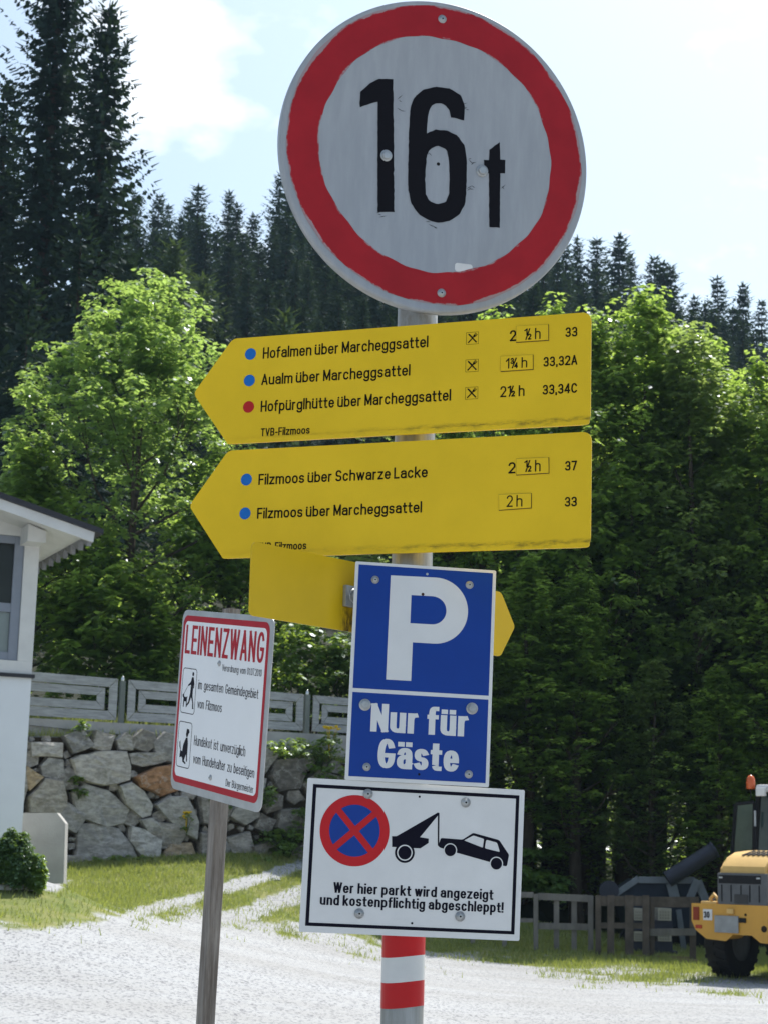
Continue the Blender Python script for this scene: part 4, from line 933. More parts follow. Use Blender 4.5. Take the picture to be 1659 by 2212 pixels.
# ------------------------------------------------------------------ retaining wall, curb and fence
WD = (WB - WA); WD.z = 0; WD.normalize(); WN = Vector((WD.y, -WD.x, 0))            # along the wall, towards the camera
def wl(x, y, d=0.0):
    """picture survey point -> (distance along the wall, height) on the wall face"""
    p = on_plane(x, y, WA + WN * d, WN); q = p - WA; return (q.dot(WD), p.z)
def wp(s, h, d=0.0): return WA * 1 + WD * s + WN * d + Vector((0, 0, h - WA.z))
def in_poly(p, poly):
    c = False; j = len(poly) - 1
    for i in range(len(poly)):
        a, b = poly[i], poly[j]
        if (a[1] > p[1]) != (b[1] > p[1]) and p[0] < (b[0] - a[0]) * (p[1] - a[1]) / (b[1] - a[1]) + a[0]: c = not c
        j = i
    return c
rw = random.Random(17)
BIG = [([(345, 1370), (480, 1335), (620, 1340), (635, 1410), (630, 1475), (500, 1505), (370, 1465)], (.36, .345, .30)), ([(350, 1545), (420, 1495), (520, 1530), (630, 1620), (600, 1690), (520, 1710), (380, 1660)], (.25, .265, .27)),
 ([(130, 1560), (210, 1470), (300, 1480), (325, 1560), (325, 1680), (250, 1640), (135, 1630)], (.27, .25, .21)), ([(190, 1410), (230, 1365), (300, 1380), (310, 1440), (265, 1483), (200, 1455)], (.24, .255, .27)),
 ([(375, 1760), (385, 1690), (450, 1690), (570, 1715), (640, 1800), (670, 1885), (450, 1880), (370, 1860)], (.25, .27, .30)), ([(575, 1510), (640, 1490), (700, 1530), (745, 1600), (735, 1650), (690, 1665), (610, 1600)], (.28, .29, .28)),
 ([(660, 1460), (760, 1415), (850, 1400), (900, 1450), (900, 1520), (790, 1550), (690, 1510)], (.25, .145, .085)), ([(630, 1345), (810, 1340), (815, 1385), (700, 1410), (640, 1395)], (.28, .28, .27)),
 ([(755, 1600), (820, 1560), (900, 1560), (960, 1680), (960, 1770), (860, 1720)], (.22, .24, .27)), ([(625, 1770), (640, 1700), (700, 1720), (785, 1770), (775, 1860), (710, 1885)], (.27, .29, .31)),
 ([(680, 1670), (730, 1665), (845, 1730), (840, 1757), (720, 1740)], (.24, .25, .25)), ([(775, 1875), (830, 1790), (930, 1780), (960, 1850), (950, 1895)], (.24, .20, .15)),
 ([(145, 1290), (300, 1295), (290, 1365), (145, 1360)], (.33, .32, .29)), ([(120, 1410), (200, 1465), (135, 1530), (110, 1500)], (.29, .235, .17)), ([(20, 1420), (110, 1400), (125, 1520), (100, 1600), (20, 1600)], (.27, .26, .24)), ([(0, 1640), (120, 1640), (240, 1660), (320, 1700), (300, 1880), (0, 1880)], (.25, .25, .24)),
 ([(970, 1560), (1060, 1540), (1130, 1620), (1090, 1710), (985, 1690)], (.20, .19, .18)), ([(975, 1740), (1070, 1730), (1130, 1800), (1100, 1890), (970, 1890)], (.18, .17, .16)), ([(920, 1420), (1040, 1400), (1060, 1500), (940, 1530)], (.24, .22, .19))]
BIGP = [([wl(.4395 * x, 1037.4 + .4395 * y) for x, y in p], c) for p, c in BIG]
stones = MB(); tint = []
def stone(poly, c, bulge):
    cx = sum(p[0] for p in poly) / len(poly); cy = sum(p[1] for p in poly) / len(poly); pts = []
    for i, p in enumerate(poly):                            # break long edges
        q = poly[(i + 1) % len(poly)]; k = max(1, int(math.hypot(q[0] - p[0], q[1] - p[1]) / .16))
        for j in range(k):
            t = j / k; pts.append((p[0] + (q[0] - p[0]) * t + rw.gauss(0, .008), p[1] + (q[1] - p[1]) * t + rw.gauss(0, .008)))
    tx, ty = rw.uniform(-.16, .16), rw.uniform(-.12, .2); v = []; n = len(pts)
    for k, (sc, d) in enumerate(((1.05, -.18), (1.045, bulge * .45), (.985, bulge * .92), (.55, bulge))):
        for x, y in pts:
            X, Y_ = cx + (x - cx) * sc, cy + (y - cy) * sc
            v.append(wp(X, Y_, d + ((X - cx) * tx + (Y_ - cy) * ty if k else 0) + rw.gauss(0, .012 if k > 1 else .003)))
    v.append(wp(cx, cy, bulge * 1.02)); f = [(k * n + i, k * n + (i + 1) % n, (k + 1) * n + (i + 1) % n, (k + 1) * n + i) for k in range(3) for i in range(n)] + [(3 * n + i, 3 * n + (i + 1) % n, 4 * n) for i in range(n)]
    stones.add(v, f); sat_ = 1.0 if c[0] > 1.4 * c[2] else .35; mu = sum(c) / 3; g_ = rw.uniform(1.25, 1.65); cc = tuple((mu + (x - mu) * sat_) * g_ * w_ for x, w_ in zip(c, (1.05, 1.0, .93))); tint.extend([cc] * len(v))
for p, c in BIGP: stone(p, c, rw.uniform(.10, .20))
cents = []
s_lo, s_hi = wl(-160, 1700)[0], wl(1010, 1700)[0]
def top_h(s): 
    x0 = wl(360, 1600)[0]; return np.interp(s, [s_lo, x0, wl(600, 1640)[0], s_hi], [wl(0, 1597)[1], wl(360, 1598)[1], wl(600, 1640)[1], wl(900, 1665)[1]])
def bot_h(s): return np.interp(s, [s_lo, wl(430, 1872)[0], wl(650, 1850)[0], s_hi], [wl(0, 1880)[1], wl(430, 1880)[1], wl(650, 1862)[1], wl(900, 1860)[1]]) - .1
for k in range(12000):
    s = rw.uniform(s_lo, s_hi); h = rw.uniform(bot_h(s), top_h(s) - .03); far = s > wl(560, 1700)[0]
    r = (.30, .24, .19, .13, .085, .055)[min(5, k // 2000)] * (1 if far else .8)
    if any(math.hypot(s - a, h - b) < (r + c) * .95 for a, b, c in cents): continue
    if any(in_poly((s + dx * r * .75, h + dy * r * .75), p) for p, _ in BIGP for dx, dy in ((0, 0), (1, 0), (-1, 0), (0, 1), (0, -1))): continue
    cents.append((s, h, r)); n = rw.randint(4, 6); a0 = rw.uniform(0, 6)
    g = rw.uniform(.75, 1.1); c = rw.choice([(.27, .26, .25), (.25, .26, .27), (.265, .25, .225), (.215, .205, .19)]) if not far else rw.choice([(.17, .15, .13), (.20, .19, .18), (.14, .13, .12)])
    stone([(s + r * 1.25 * math.cos(a0 + 6.283 * i / n) * rw.uniform(.85, 1.12), h + r * 1.02 * math.sin(a0 + 6.283 * i / n) * rw.uniform(.85, 1.12)) for i in range(n)], tuple(x * g for x in c), r * .55)
def _stone(t, co, b):
    a = N(t, 'ShaderNodeAttribute', attribute_name='tint'); v = ramp(t, noise(t, co, 7, 8, .7, (1, 1, 2.4)), .35, .7)
    w = M_(t, 'ABSOLUTE', M_(t, 'SUBTRACT', noise(t, co, 2.6, 5, .6), .5)); vein = M_(t, 'MULTIPLY', ramp(t, w, .02, .004), .35)
    mul = N(t, 'ShaderNodeMix', {0: 1.0}, data_type='RGBA', blend_type='MULTIPLY'); t.links.new(a.outputs['Color'], mul.inputs[6]); t.links.new(mixc(t, v, (.58, .58, .58), (1.15, 1.15, 1.15)), mul.inputs[7])
    bp = N(t, 'ShaderNodeBump', {'Strength': .7, 'Distance': .03}); t.links.new(noise(t, co, 9, 8, .7), bp.inputs['Height']); t.links.new(bp.outputs['Normal'], b.inputs['Normal'])
    moss = M_(t, 'MULTIPLY', ramp(t, noise(t, co, 1.7, 6, .7), .58, .70), .6)
    return mixc(t, moss, mixc(t, vein, mul.outputs[2], (.45, .45, .44)), (.055, .06, .025))
m_stone = node_mat('rough_field_stone', _stone, .9)
wall = empty('stone_wall', wp(0, bot_h(0), 0), label='dry stone retaining wall of large grey and rust brown boulders below the fence', cat='wall')
so = stones.build('stones', m_stone, None, recalc=True); so.parent = wall; so.matrix_parent_inverse = Matrix.Translation(wp(0, bot_h(0), 0)).inverted()
ca = so.data.attributes.new('tint', 'FLOAT_COLOR', 'POINT'); ca.data.foreach_set('color', np.array([(*c, 1) for c in tint], np.float32).ravel())
def tied(mb, name, m, root, recalc=True):
    o = mb.build(name, m, None, recalc); o.parent = root; o.matrix_parent_inverse = Matrix.Translation(root.location).inverted() if not root.rotation_euler.z else root.matrix_world.inverted(); return o
mb = MB(); ss = np.linspace(s_lo, s_hi, 40)
for i in range(39):
    a, b = ss[i], ss[i + 1]
    mb.add([wp(a, bot_h(a) - .3, -.10), wp(b, bot_h(b) - .3, -.10), wp(b, top_h(b), -.10), wp(a, top_h(a), -.10), wp(b, top_h(b) + .05, -.75), wp(a, top_h(a) + .05, -.75)], [(0, 1, 2, 3), (3, 2, 4, 5)])
tied(mb, 'earth_filling', mat('wall_earth', (.075, .058, .04), .95, var=.5, vscale=6, bump=.8, bscale=20), wall)
m_conc = mat('weathered_concrete', (.47, .455, .43), .9, var=.35, vscale=2.2, bump=.25, bscale=22, aniso=(1, 1, 1.6))
top_y = lambda x: 1446 + .0835 * x
bot_y = lambda x: 1543 + .056 * x
D0 = -.32
mb = MB(); xs_ = np.linspace(-420, 1010, 30)
for x0, x1 in zip(xs_[:-1], xs_[1:]):
    (sa, ha), (sb, hb) = wl(x0, bot_y(x0) + 5, D0 + .08), wl(x1, bot_y(x1) + 5, D0 + .08); la, lb = ha - .50, hb - .50
    v = [wp(sa, la, D0 + .08), wp(sb, lb, D0 + .08), wp(sb, hb, D0 + .08), wp(sa, ha, D0 + .08), wp(sb, hb, D0 - .17), wp(sa, ha, D0 - .17), wp(sb, lb, D0 - .17), wp(sa, la, D0 - .17)]
    mb.add(v, [(0, 1, 2, 3), (3, 2, 4, 5), (5, 4, 6, 7)])
curb = mb.build('concrete_curb', m_conc, None, True); tag(curb, 'long grey concrete curb under the wooden fence on top of the stone wall', 'curb')
def _fence(t, co, b):
    g = ramp(t, noise(t, co, 6, 8, .7, (.6, .6, 6)), .3, .72); base = mixc(t, g, (.24, .245, .245), (.42, .43, .43))
    return mixc(t, M_(t, 'MULTIPLY', ramp(t, noise(t, co, 3, 5, .6), .55, .75), .5), base, (.20, .19, .17))
m_fence = node_mat('silvered_fence_boards', _fence, .85)
fence = empty('wooden_fence', wp(0, wl(150, 1552)[1], D0), label='silver grey wooden fence of framed panels on the concrete curb above the stone wall', cat='fence')
def panel(x0, x1):
    (sa, _), (sb, _) = wl(x0, bot_y(x0), D0), wl(x1, bot_y(x1), D0); tp = lambda s: np.interp(s, [sa, sb], [wl(x0, top_y(x0), D0)[1], wl(x1, top_y(x1), D0)[1]]); bt = lambda s: np.interp(s, [sa, sb], [wl(x0, bot_y(x0), D0)[1], wl(x1, bot_y(x1), D0)[1]])
    H = tp((sa + sb) / 2) - bt((sa + sb) / 2); f = MB()
    def hh(s, k): return bt(s) + (tp(s) - bt(s)) * k
    rings = ((0.0, .215, .030, .0), (.235, .43, .022, -.012))
    for i0, i1, th, dd in rings:
        e0, e1 = i0 * H * (1 if i0 == 0 else 1.25), i1 * H * (.92 if i0 == 0 else 1.12)
        o_ = [(sa + e0, i0), (sb - e0, i0), (sb - e0, 1 - i0), (sa + e0, 1 - i0)]; n_ = [(sa + e1, i1), (sb - e1, i1), (sb - e1, 1 - i1), (sa + e1, 1 - i1)]
        for k in range(4):
            q = [o_[k], o_[(k + 1) % 4], n_[(k + 1) % 4], n_[k]]; m_ = (sum(a for a, _ in q) / 4, sum(b for _, b in q) / 4)
            q = [(a + (m_[0] - a) * .006, b + (m_[1] - b) * .02) for a, b in q]
            f.add([wp(a, hh(a, b), D0 + dd + e) for e in (0, th) for a, b in q], [(4, 5, 6, 7), (3, 2, 1, 0), (0, 1, 5, 4), (1, 2, 6, 5), (2, 3, 7, 6), (3, 0, 4, 7)])
    return tied(f, 'panel', m_fence, fence)
for x0, x1 in ((-560, -156), (-134, 250), (273, 653), (674, 1000)): panel(x0, x1)
for x in (-145, 262, 663):
    s_, h0 = wl(x, bot_y(x) + 6, D0); h1 = wl(x, top_y(x) + (6 if x < 600 else 2), D0)[1]
    p = MB(); b_, t_ = wp(s_, h0, D0 - .03), wp(s_, h1 + .02, D0 - .03); p.bar(b_, t_, .085, .085, WN); po = tied(p, 'post', mat('fence_post_wood', (.20, .22, .20), .85, var=.4, vscale=5, aniso=(1, 1, .2)), fence)
    c = MB(); c.lathe([(.03, 0), (.034, .02), (.026, .05), (.010, .085), (0, .09)], tuple(t_), 14); cc = c.build('cap', mat('bright_metal_cap', (.72, .72, .70), .25, metal=.8, var=.1), None); cc.parent = po; cc.matrix_parent_inverse = po.matrix_world.inverted() if False else Matrix.Translation(fence.location).inverted() @ Matrix.Identity(4)
    cc.matrix_parent_inverse = (fence.matrix_world @ Matrix.Identity(4)).inverted() if False else Matrix.Identity(4)

# weeds and flowers on the wall
def weed(x, y, d, H, W_, n, seed, label, m=m_shrub, size=.07, flowers=0, group='weeds growing on and along the stone wall', per=16):
    p = on_plane(x, y, WA + WN * d, WN); r = np.random.default_rng(seed)
    C = np.stack([r.normal(0, W_ * .4, n), r.normal(0, W_ * .3, n), H * r.uniform(.05, 1, n)], -1)
    o = empty('ragwort' if flowers else 'weed', p, label=label, cat='flower' if flowers else 'weed', group=None if flowers else group)
    quads_object('foliage', leaf_cloud(C, np.full(n, .08), per, size, r), m, o)
    st = MB()
    for q in C[::3]: st.path([(0, 0, -.05), (q[0] * .5, q[1] * .5, q[2] * .5), tuple(q)], [.008, .006, .003], 4)
    st.build('stem', mat('green_stem', (.06, .10, .03), .7, var=.3), o)
    for k in range(flowers):
        f = MB(); a = k * 2.4; c = (r.normal(0, .07), r.normal(0, .04), H * 1.05 + r.uniform(-.03, .05))
        st2 = MB(); 
        for j in range(5): f.lathe([(.0, .012), (.022, .008), (.026, 0), (.012, -.012), (0, -.014)], (c[0] + r.normal(0, .03), c[1] + r.normal(0, .03), c[2] + r.normal(0, .012)), 8)
        f.path([(0, 0, 0), (c[0] * .5, c[1] * .5, c[2] * .6), (c[0], c[1], c[2] - .01)], [.006, .005, .003], 4)
        f.build('flower_head', mat('yellow_petals', (.75, .52, .02), .6, var=.15), o)
weed(172, 1600, .03, .30, .30, 12, 1, 'grassy tuft at the curb above the pale boulder')
weed(620, 1640, .05, .34, .9, 60, 3, 'bright weeds on top of the wall between LEINENZWANG and P signs'); weed(690, 1650, .10, .42, .55, 42, 4, 'tall weeds on the wall top beside the P sign')
weed(700, 1700, .25, .35, .5, 34, 5, 'hanging bramble on the dark stones beside the P sign'); weed(560, 1740, .28, .30, .35, 22, 6, 'small bright bush in the dark stones right of the wooden post')
weed(625, 1850, .35, .42, .6, 60, 7, 'leafy bush at the foot of the wall right of the wooden post'); weed(560, 1868, .30, .16, .5, 26, 8, 'low leafy plants at the wall foot right of the post'); weed(680, 1815, .4, .5, .5, 44, 9, 'overgrown bush at the foot of the wall beside the towing sign')
weed(285, 1868, .24, .12, .7, 30, 10, 'low dark weeds at the foot of the blue boulder'); weed(400, 1866, .24, .10, .5, 20, 11, 'low weeds at the wall foot left of the post'); weed(170, 1720, .10, .08, .16, 8, 12, 'small moss tuft between the boulders')
weed(160, 1690, .14, .07, .12, 8, 13, 'tiny plant under the pale boulder'); weed(470, 1750, .2, .2, .3, 16, 15, 'small weeds in the wall behind the wooden post')
weed(403, 1800, .22, .28, .10, 6, 21, 'yellow flowering ragwort in front of the blue-grey boulder left of the wooden post', size=.05, flowers=4); weed(712, 1640, .22, .50, .16, 12, 22, 'yellow flowering ragwort on the wall top beside the blue P sign', size=.06, flowers=6)
ug = np.random.default_rng(9); n_ = 9000; us = ug.uniform(s_lo, s_hi, n_); ud = -.36 + .42 * ug.uniform(0, 1, n_) ** 1.0
keep = ug.uniform(0, 1, n_) < np.where(us > wl(560, 1640)[0], 1, .28) * smooth(-.3, .5, vnoise(us, ud, 1.3) + .35); us, ud = us[keep], ud[keep]
pp = np.array([wp(a, top_h(a) + .03, b) for a, b in zip(us, ud)]); pp = pp[(ud > -.23) ]
blades('wall_top_grass', pp[:, 0], pp[:, 1], pp[:, 2], .06, .22, .014, m_grass, 31, 'rough grass on top of the stone wall in front of the curb')
n_ = 9000; bx = ug.uniform(-9, 1.0, n_); by = wall_y(bx) + .55 + 2.2 * ug.uniform(0, 1, n_); bz = hill_z(bx, by)
blades('fence_side_grass', bx, by, bz, .15, .55, .02, m_grass, 32, 'tall pale grass behind the wooden fence')

# ------------------------------------------------------------------ the white house at the left edge
P0 = at(205, 1172, 22.0)
def solve_depth(x, y, z):
    lo, hi = 5.0, 80.0
    for _ in range(60):
        mid = (lo + hi) / 2
        if at(x, y, mid).z < z: lo = mid
        else: hi = mid
    return lo
P1 = at(78, 1240, solve_depth(78, 1240, P0.z)); HB = (P1 - P0); HB.z = 0; HB.normalize()      # along the eave, away from us
HA = Vector((-HB.y, HB.x, 0))                                                                # along the gable, to the left
if HA.x > 0: HA = -HA
HN = -HB                                                                                     # gable faces us
OV = .85                                                                                     # roof overhang in front of the gable
def hp(u, z, d=0.0): return Vector((P0.x, P0.y, 0)) + HB * OV + HA * u + HB * d + Vector((0, 0, z))
def hu(x, y, d=0.0):
    o = hp(0, 0, d); p = on_plane(x, y, o, HN); return ((p - o).dot(HA), p.z)
house = empty('house', hp(1.0, hu(60, 1790)[1]), label='white house corner with dark roof overhang at the left edge', cat='house')
def hpoly(name, pts, d0, d1, m, parent=None):
    """prism between depths d0 (front) and d1 (back) from (u, z) outline"""
    mb = MB(); mb.poly(pts, d0, d1, fn=lambda u, z, d: tuple(hp(u, z, d))); o = mb.build(name, m, None, True); o.parent = parent or house
    o.matrix_parent_inverse = Matrix.Translation(house.location).inverted() if o.parent == house else Matrix.Identity(4)
    return o
m_plaster = mat('white_plaster', (.70, .72, .74), .85, var=.07, vscale=3, bump=.15, bscale=90)
m_wboard = mat('white_painted_boards', (.62, .62, .60), .6, var=.14, vscale=4, aniso=(1, 1, 1)); m_roof = mat('dark_roof_sheet', (.035, .036, .042), .5, var=.3, vscale=5)
m_grey = mat('grey_window_paint', (.22, .245, .29), .5, var=.12)
def glassmat(name, c, rough):
    return mat(name, c, rough, var=.35, vscale=1.2, spec=.7)
ue, zl = hu(68, 1466); zb = hu(55, 1790)[1] - .3
zt = hu(78, 1165)[1]
hpoly('plaster_wall', [(ue, zb), (ue + 4, zb), (ue + 4, zl), (ue, zl)], 0, 5, m_plaster)
hpoly('ledge', [(ue - .03, zl), (ue + 4, zl), (ue + 4, zl + .045), (ue - .03, zl + .045)], -.05, .2, m_roof)
zl2 = zl + .047
hpoly('sill_board', [(ue + .0, zl2), (ue + 4, zl2), (ue + 4, zl2 + .16), (ue, zl2 + .16)], .0, .12, m_wboard)
uw = hu(46, 1300)[0]
hpoly('corner_post', [(ue, zl2 + .162), (uw, zl2 + .162), (uw, zt + .25), (ue, zt + .25)], .0, 5, m_wboard)
hpoly('gable_boards', [(uw + .002, zt + .02), (ue + 4, zt + .02), (ue + 4, zt + 1.6), (uw + .002, zt + .30)], .01, .15, m_wboard)
wz0, wz1 = zl2 + .165, zt + .015
wmid0, wmid1 = hu(20, 1322)[1], hu(20, 1303)[1]; fw = .12
win = hpoly('window', [(uw + .003, wz0), (uw + fw, wz0), (uw + fw, wz1), (uw + .003, wz1)], .02, .12, m_grey)
hpoly('frame_bar', [(uw + fw + .001, wmid0), (ue + 4, wmid0), (ue + 4, wmid1), (uw + fw + .001, wmid1)], .025, .12, m_grey, win)
hpoly('frame_bar', [(uw + fw + .001, wz0), (ue + 4, wz0), (ue + 4, wz0 + fw * .8), (uw + fw + .001, wz0 + fw * .8)], .025, .12, m_grey, win)
hpoly('frame_bar', [(uw + fw + .001, wz1 - fw * .8), (ue + 4, wz1 - fw * .8), (ue + 4, wz1), (uw + fw + .001, wz1)], .025, .12, m_grey, win)
hpoly('pane', [(uw + fw + .002, wmid1 + .002), (ue + 4, wmid1 + .002), (ue + 4, wz1 - fw * .8 - .002), (uw + fw + .002, wz1 - fw * .8 - .002)], .06, .08, mat('dark_window_glass', (.025, .03, .028), .12, var=.4, vscale=1.5, spec=.25), win)
hpoly('pane', [(uw + fw + .002, wz0 + fw * .8 + .002), (ue + 4, wz0 + fw * .8 + .002), (ue + 4, wmid0 - .002), (uw + fw + .002, wmid0 - .002)], .06, .08, mat('frosted_window_glass', (.20, .24, .235), .35, var=.2, vscale=1.5, spec=.5), win)
# roof: bargeboard, sheet, soffit, purlin end, tiles at the eave
b0, b1 = hu(205, 1150, -OV), hu(0, 1077, -OV); c0 = hu(205, 1172, -OV); c1 = hu(0, 1107, -OV); sl = (b1[1] - b0[1]) / (b1[0] - b0[0]); sl2 = (c1[1] - c0[1]) / (c1[0] - c0[0])
U = 4.6
hpoly('bargeboard', [(c0[0] + .02, c0[1]), (U, c0[1] + sl * (U - c0[0])), (U, b0[1] + sl * (U - b0[0])), (b0[0], b0[1])], -OV, -OV + .05, m_wboard)
tb = b0[1] + .004
hpoly('roof', [(b0[0] - .10, tb - .10 * sl), (U, tb + sl * (U - b0[0])), (U, tb + sl * (U - b0[0]) + .075), (b0[0] - .10, tb - .10 * sl + .065)], -OV - .04, 6, m_roof)
hpoly('soffit', [(b0[0] + .06, b0[1] - .06 + .06 * sl), (U, b0[1] - .06 + sl * (U - b0[0])), (U, b0[1] - .02 + sl * (U - b0[0])), (b0[0] + .06, b0[1] - .02 + .06 * sl)], -OV + .052, 6, m_wboard)
pu = hu(78, 1150, -OV * .45); hpoly('purlin', [(pu[0] - .13, pu[1] - .12), (pu[0] + .10, pu[1] - .12), (pu[0] + .10, pu[1] + .10), (pu[0] - .13, pu[1] + .02)], -OV * .45, 1, m_wboard)
mb = MB(); d = -OV + .06
while d < 5.5:
    mb.poly([(0, 0), (.36, 0), (.36, -.03), (.0, -.15)], 0, .06, fn=lambda x, y, z, d=d: tuple(hp(b0[0] + .02 + z, b0[1] - .02 + y, d + x))); d += .37
o = mb.build('eave_tiles', mat('grey_tile_edge', (.26, .26, .26), .7, var=.3), None, True); o.parent = house; o.matrix_parent_inverse = Matrix.Translation(house.location).inverted()
# concrete slab, round shrub and pale stones beside the house
Yc = 23.2
q = [at(x, y, Yc) for x, y in ((48, 1757), (123, 1757), (141, 1780), (139, 1884), (48, 1884))]; q[3].z -= .15; q[4].z -= .15
mb = MB(); mb.poly([(p.x, p.z) for p in q], Yc, Yc + .22, fn=lambda x, y, z: (x, z, y)); tag(mb.build('concrete_slab', mat('smooth_concrete', (.42, .41, .39), .85, var=.22, vscale=3, bump=.12, bscale=40), None, True), 'pale concrete slab with a clipped corner at the foot of the house wall', 'slab')
p = at(24, 1908, 20.6); p.z = float(ground_z(p.x, p.y)) - .03; r_ = np.random.default_rng(44); n_ = 620
th = r_.uniform(0, 2 * np.pi, n_); ph_ = np.arccos(r_.uniform(-.65, 1, n_)); rr_ = r_.uniform(.72, 1, n_) * (1 + .10 * np.sin(3 * th + 2 * ph_))
C = np.stack([.22 * rr_ * np.sin(ph_) * np.cos(th), .26 * rr_ * np.sin(ph_) * np.sin(th), .30 + .36 * rr_ * np.cos(ph_)], -1)
o = empty('round_shrub', p, label='dense round dark green shrub in front of the white house wall', cat='shrub'); quads_object('foliage', leaf_cloud(C, np.full(n_, .05), 24, .034, r_, flat=.3), leafmat('box_leaves', (.034, .085, .026), (.075, .14, .04), (.22, .34, .06), .3, .06, .45), o)
MB().path([(0, 0, -.1), (.01, 0, .2), (0, 0, .5)], [.04, .035, .01], 8).build('stem', m_bark, o)
p2 = at(78, 1905, 20.6); p2.z = float(ground_z(p2.x, p2.y)); C2 = C[:150] * np.array([.45, .45, .62]); o = empty('small_shrub', p2, label='small yellow-green shrub at the right side of the round dark shrub', cat='shrub'); quads_object('foliage', leaf_cloud(C2, np.full(150, .045), 22, .045, r_, flat=.3), m_shrub, o); MB().path([(0, 0, -.1), (0, 0, .2)], [.02, .01], 6).build('stem', m_bark, o)
m_pale = mat('pale_border_stone', (.55, .53, .49), .9, var=.3, vscale=8, bump=.4, bscale=14)
for k, (x, y, r0, lab) in enumerate(((8, 1921, .075, 'brownish border stone under the round shrub, leftmost of the row'), (33, 1920, .07, 'pale border stone under the round shrub, second of the row'), (60, 1921, .085, 'long pale border stone under the round shrub'), (85, 1918, .06, 'pale border stone at the right foot of the round shrub'), (101, 1912, .08, 'pale border stone beside the concrete slab'), (-18, 1922, .08, None))):
    if lab is None: continue
    p = ground_hit(x, y); bm = bmesh.new(); bmesh.ops.create_icosphere(bm, subdivisions=2, radius=1); rq = random.Random(k)
    for v in bm.verts: v.co = Vector((v.co.x * r0 * 1.25, v.co.y * r0, v.co.z * r0 * .7)) * rq.uniform(.86, 1.1)
    me = bpy.data.meshes.new('border_stone'); bm.to_mesh(me); bm.free(); me.materials.append(m_pale); o = bpy.data.objects.new('border_stone', me); col.objects.link(o); o.location = p; tag(o, lab, 'stone', 'border stones round the shrub bed')
# ------------------------------------------------------------------ rail fence, pallets, machinery and loader on the right
zx = lambda z: 1118.4 + .3259 * z
zy = lambda z: 1620.9 + .3258 * z
m_rail = mat('grey_rail_wood', (.24, .225, .205), .9, var=.5, vscale=5, aniso=(1, 1, .3), bump=.3, bscale=30)
m_pal = mat('pallet_wood', (.15, .125, .105), .9, var=.5, vscale=5, bump=.3, bscale=25)
m_pal2 = mat('newer_pallet_wood', (.34, .25, .16), .85, var=.35, vscale=6)
def slab(root, name, m, x0, y0, x1, y1, wpx, Y, th=.03, z=True):
    """board between two survey points (in close-up units) in the upright plane Y metres ahead"""
    a, b = at(zx(x0), zy(y0), Y), at(zx(x1), zy(y1), Y); mb = MB(); mb.bar(a, b, wpx * .3259 * Y / FPX, th, (0, -1, 0))
    o = mb.build(name, m, None); o.parent = root; o.matrix_parent_inverse = root.matrix_world.inverted() if False else Matrix.Translation(root.location).inverted(); return o
Yf = 29.6
g0 = at(zx(300), zy(1385), Yf)
fr = empty('rail_fence', g0, label='weathered grey rail fence with open squares left of the pallets', cat='fence')
for x in (-300, -90, 118): slab(fr, 'post', m_rail, x, 955, x, 1395, 30, Yf - .03)
slab(fr, 'post', m_rail, 482, 970, 482, 1390, 34, Yf - .03)
for x in (255, 372): slab(fr, 'post', m_rail, x, 975, x, 1372, 34, Yf + .06)
slab(fr, 'rail', m_rail, 135, 972, 500, 988, 44, Yf + .012, .02); slab(fr, 'rail', m_rail, 135, 1168, 468, 1176, 42, Yf + .012, .02); slab(fr, 'rail', m_rail, 135, 1352, 468, 1360, 24, Yf + .012, .02)
slab(fr, 'rail', m_rail, -420, 958, 103, 962, 36, Yf + .012, .02); slab(fr, 'rail', m_rail, -420, 1128, 103, 1132, 26, Yf + .012, .02); slab(fr, 'rail', m_rail, -420, 1345, 103, 1348, 24, Yf + .012, .02)
g1 = at(zx(690), zy(1430), Yf - .3)
pl = empty('standing_pallet', g1, label='dark wooden pallet standing upright between the rail fence and the second pallet', cat='pallet', group='pallets standing upright by the trees')
for x, w in ((532, 36), (615, 44), (738, 54), (848, 44)): slab(pl, 'slat', m_pal, x, 965, x, 1425, w, Yf - .30, .025)
slab(pl, 'crossboard', m_pal, 515, 1003, 872, 1003, 62, Yf - .268, .03); slab(pl, 'crossboard', m_pal, 515, 1165, 872, 1168, 36, Yf - .268, .03); slab(pl, 'crossboard', m_pal2, 560, 1375, 872, 1375, 26, Yf - .268, .03)
g2 = at(zx(1000), zy(1430), Yf - .25)
pl2 = empty('standing_pallet', g2, label='dark wooden pallet standing upright beside the loader', cat='pallet', group='pallets standing upright by the trees')
for x, w in ((890, 32), (1160, 40)): slab(pl2, 'slat', m_pal, x, 980, x, 1425, w, Yf - .20, .025)
slab(pl2, 'crossboard', m_pal, 872, 1010, 1200, 1010, 66, Yf - .168, .03); slab(pl2, 'crossboard', m_rail, 872, 1212, 1180, 1208, 46, Yf - .232, .03); slab(pl2, 'crossboard', m_pal2, 872, 1375, 1180, 1385, 20, Yf - .168, .03)
b0_ = at(zx(900), zy(1436), Yf - .1)
fp = empty('lying_pallet', b0_, label='flat wooden pallet lying on the grass under the upright pallets', cat='pallet')
for k in range(7):
    a = at(zx(640 + 85 * k), zy(1415), Yf - .36); mb = MB(); mb.box(a.x - .06, a.x + .06, a.y, a.y + .1, a.z - .07, a.z + .045); o = mb.build('block', m_pal, None); o.parent = fp; o.matrix_parent_inverse = Matrix.Translation(b0_).inverted()
slab(fp, 'deck_board', m_pal2, 600, 1392, 1190, 1400, 14, Yf - .36, .12); slab(fp, 'bottom_board', m_pal, 600, 1437, 1190, 1443, 14, Yf - .36, .10)
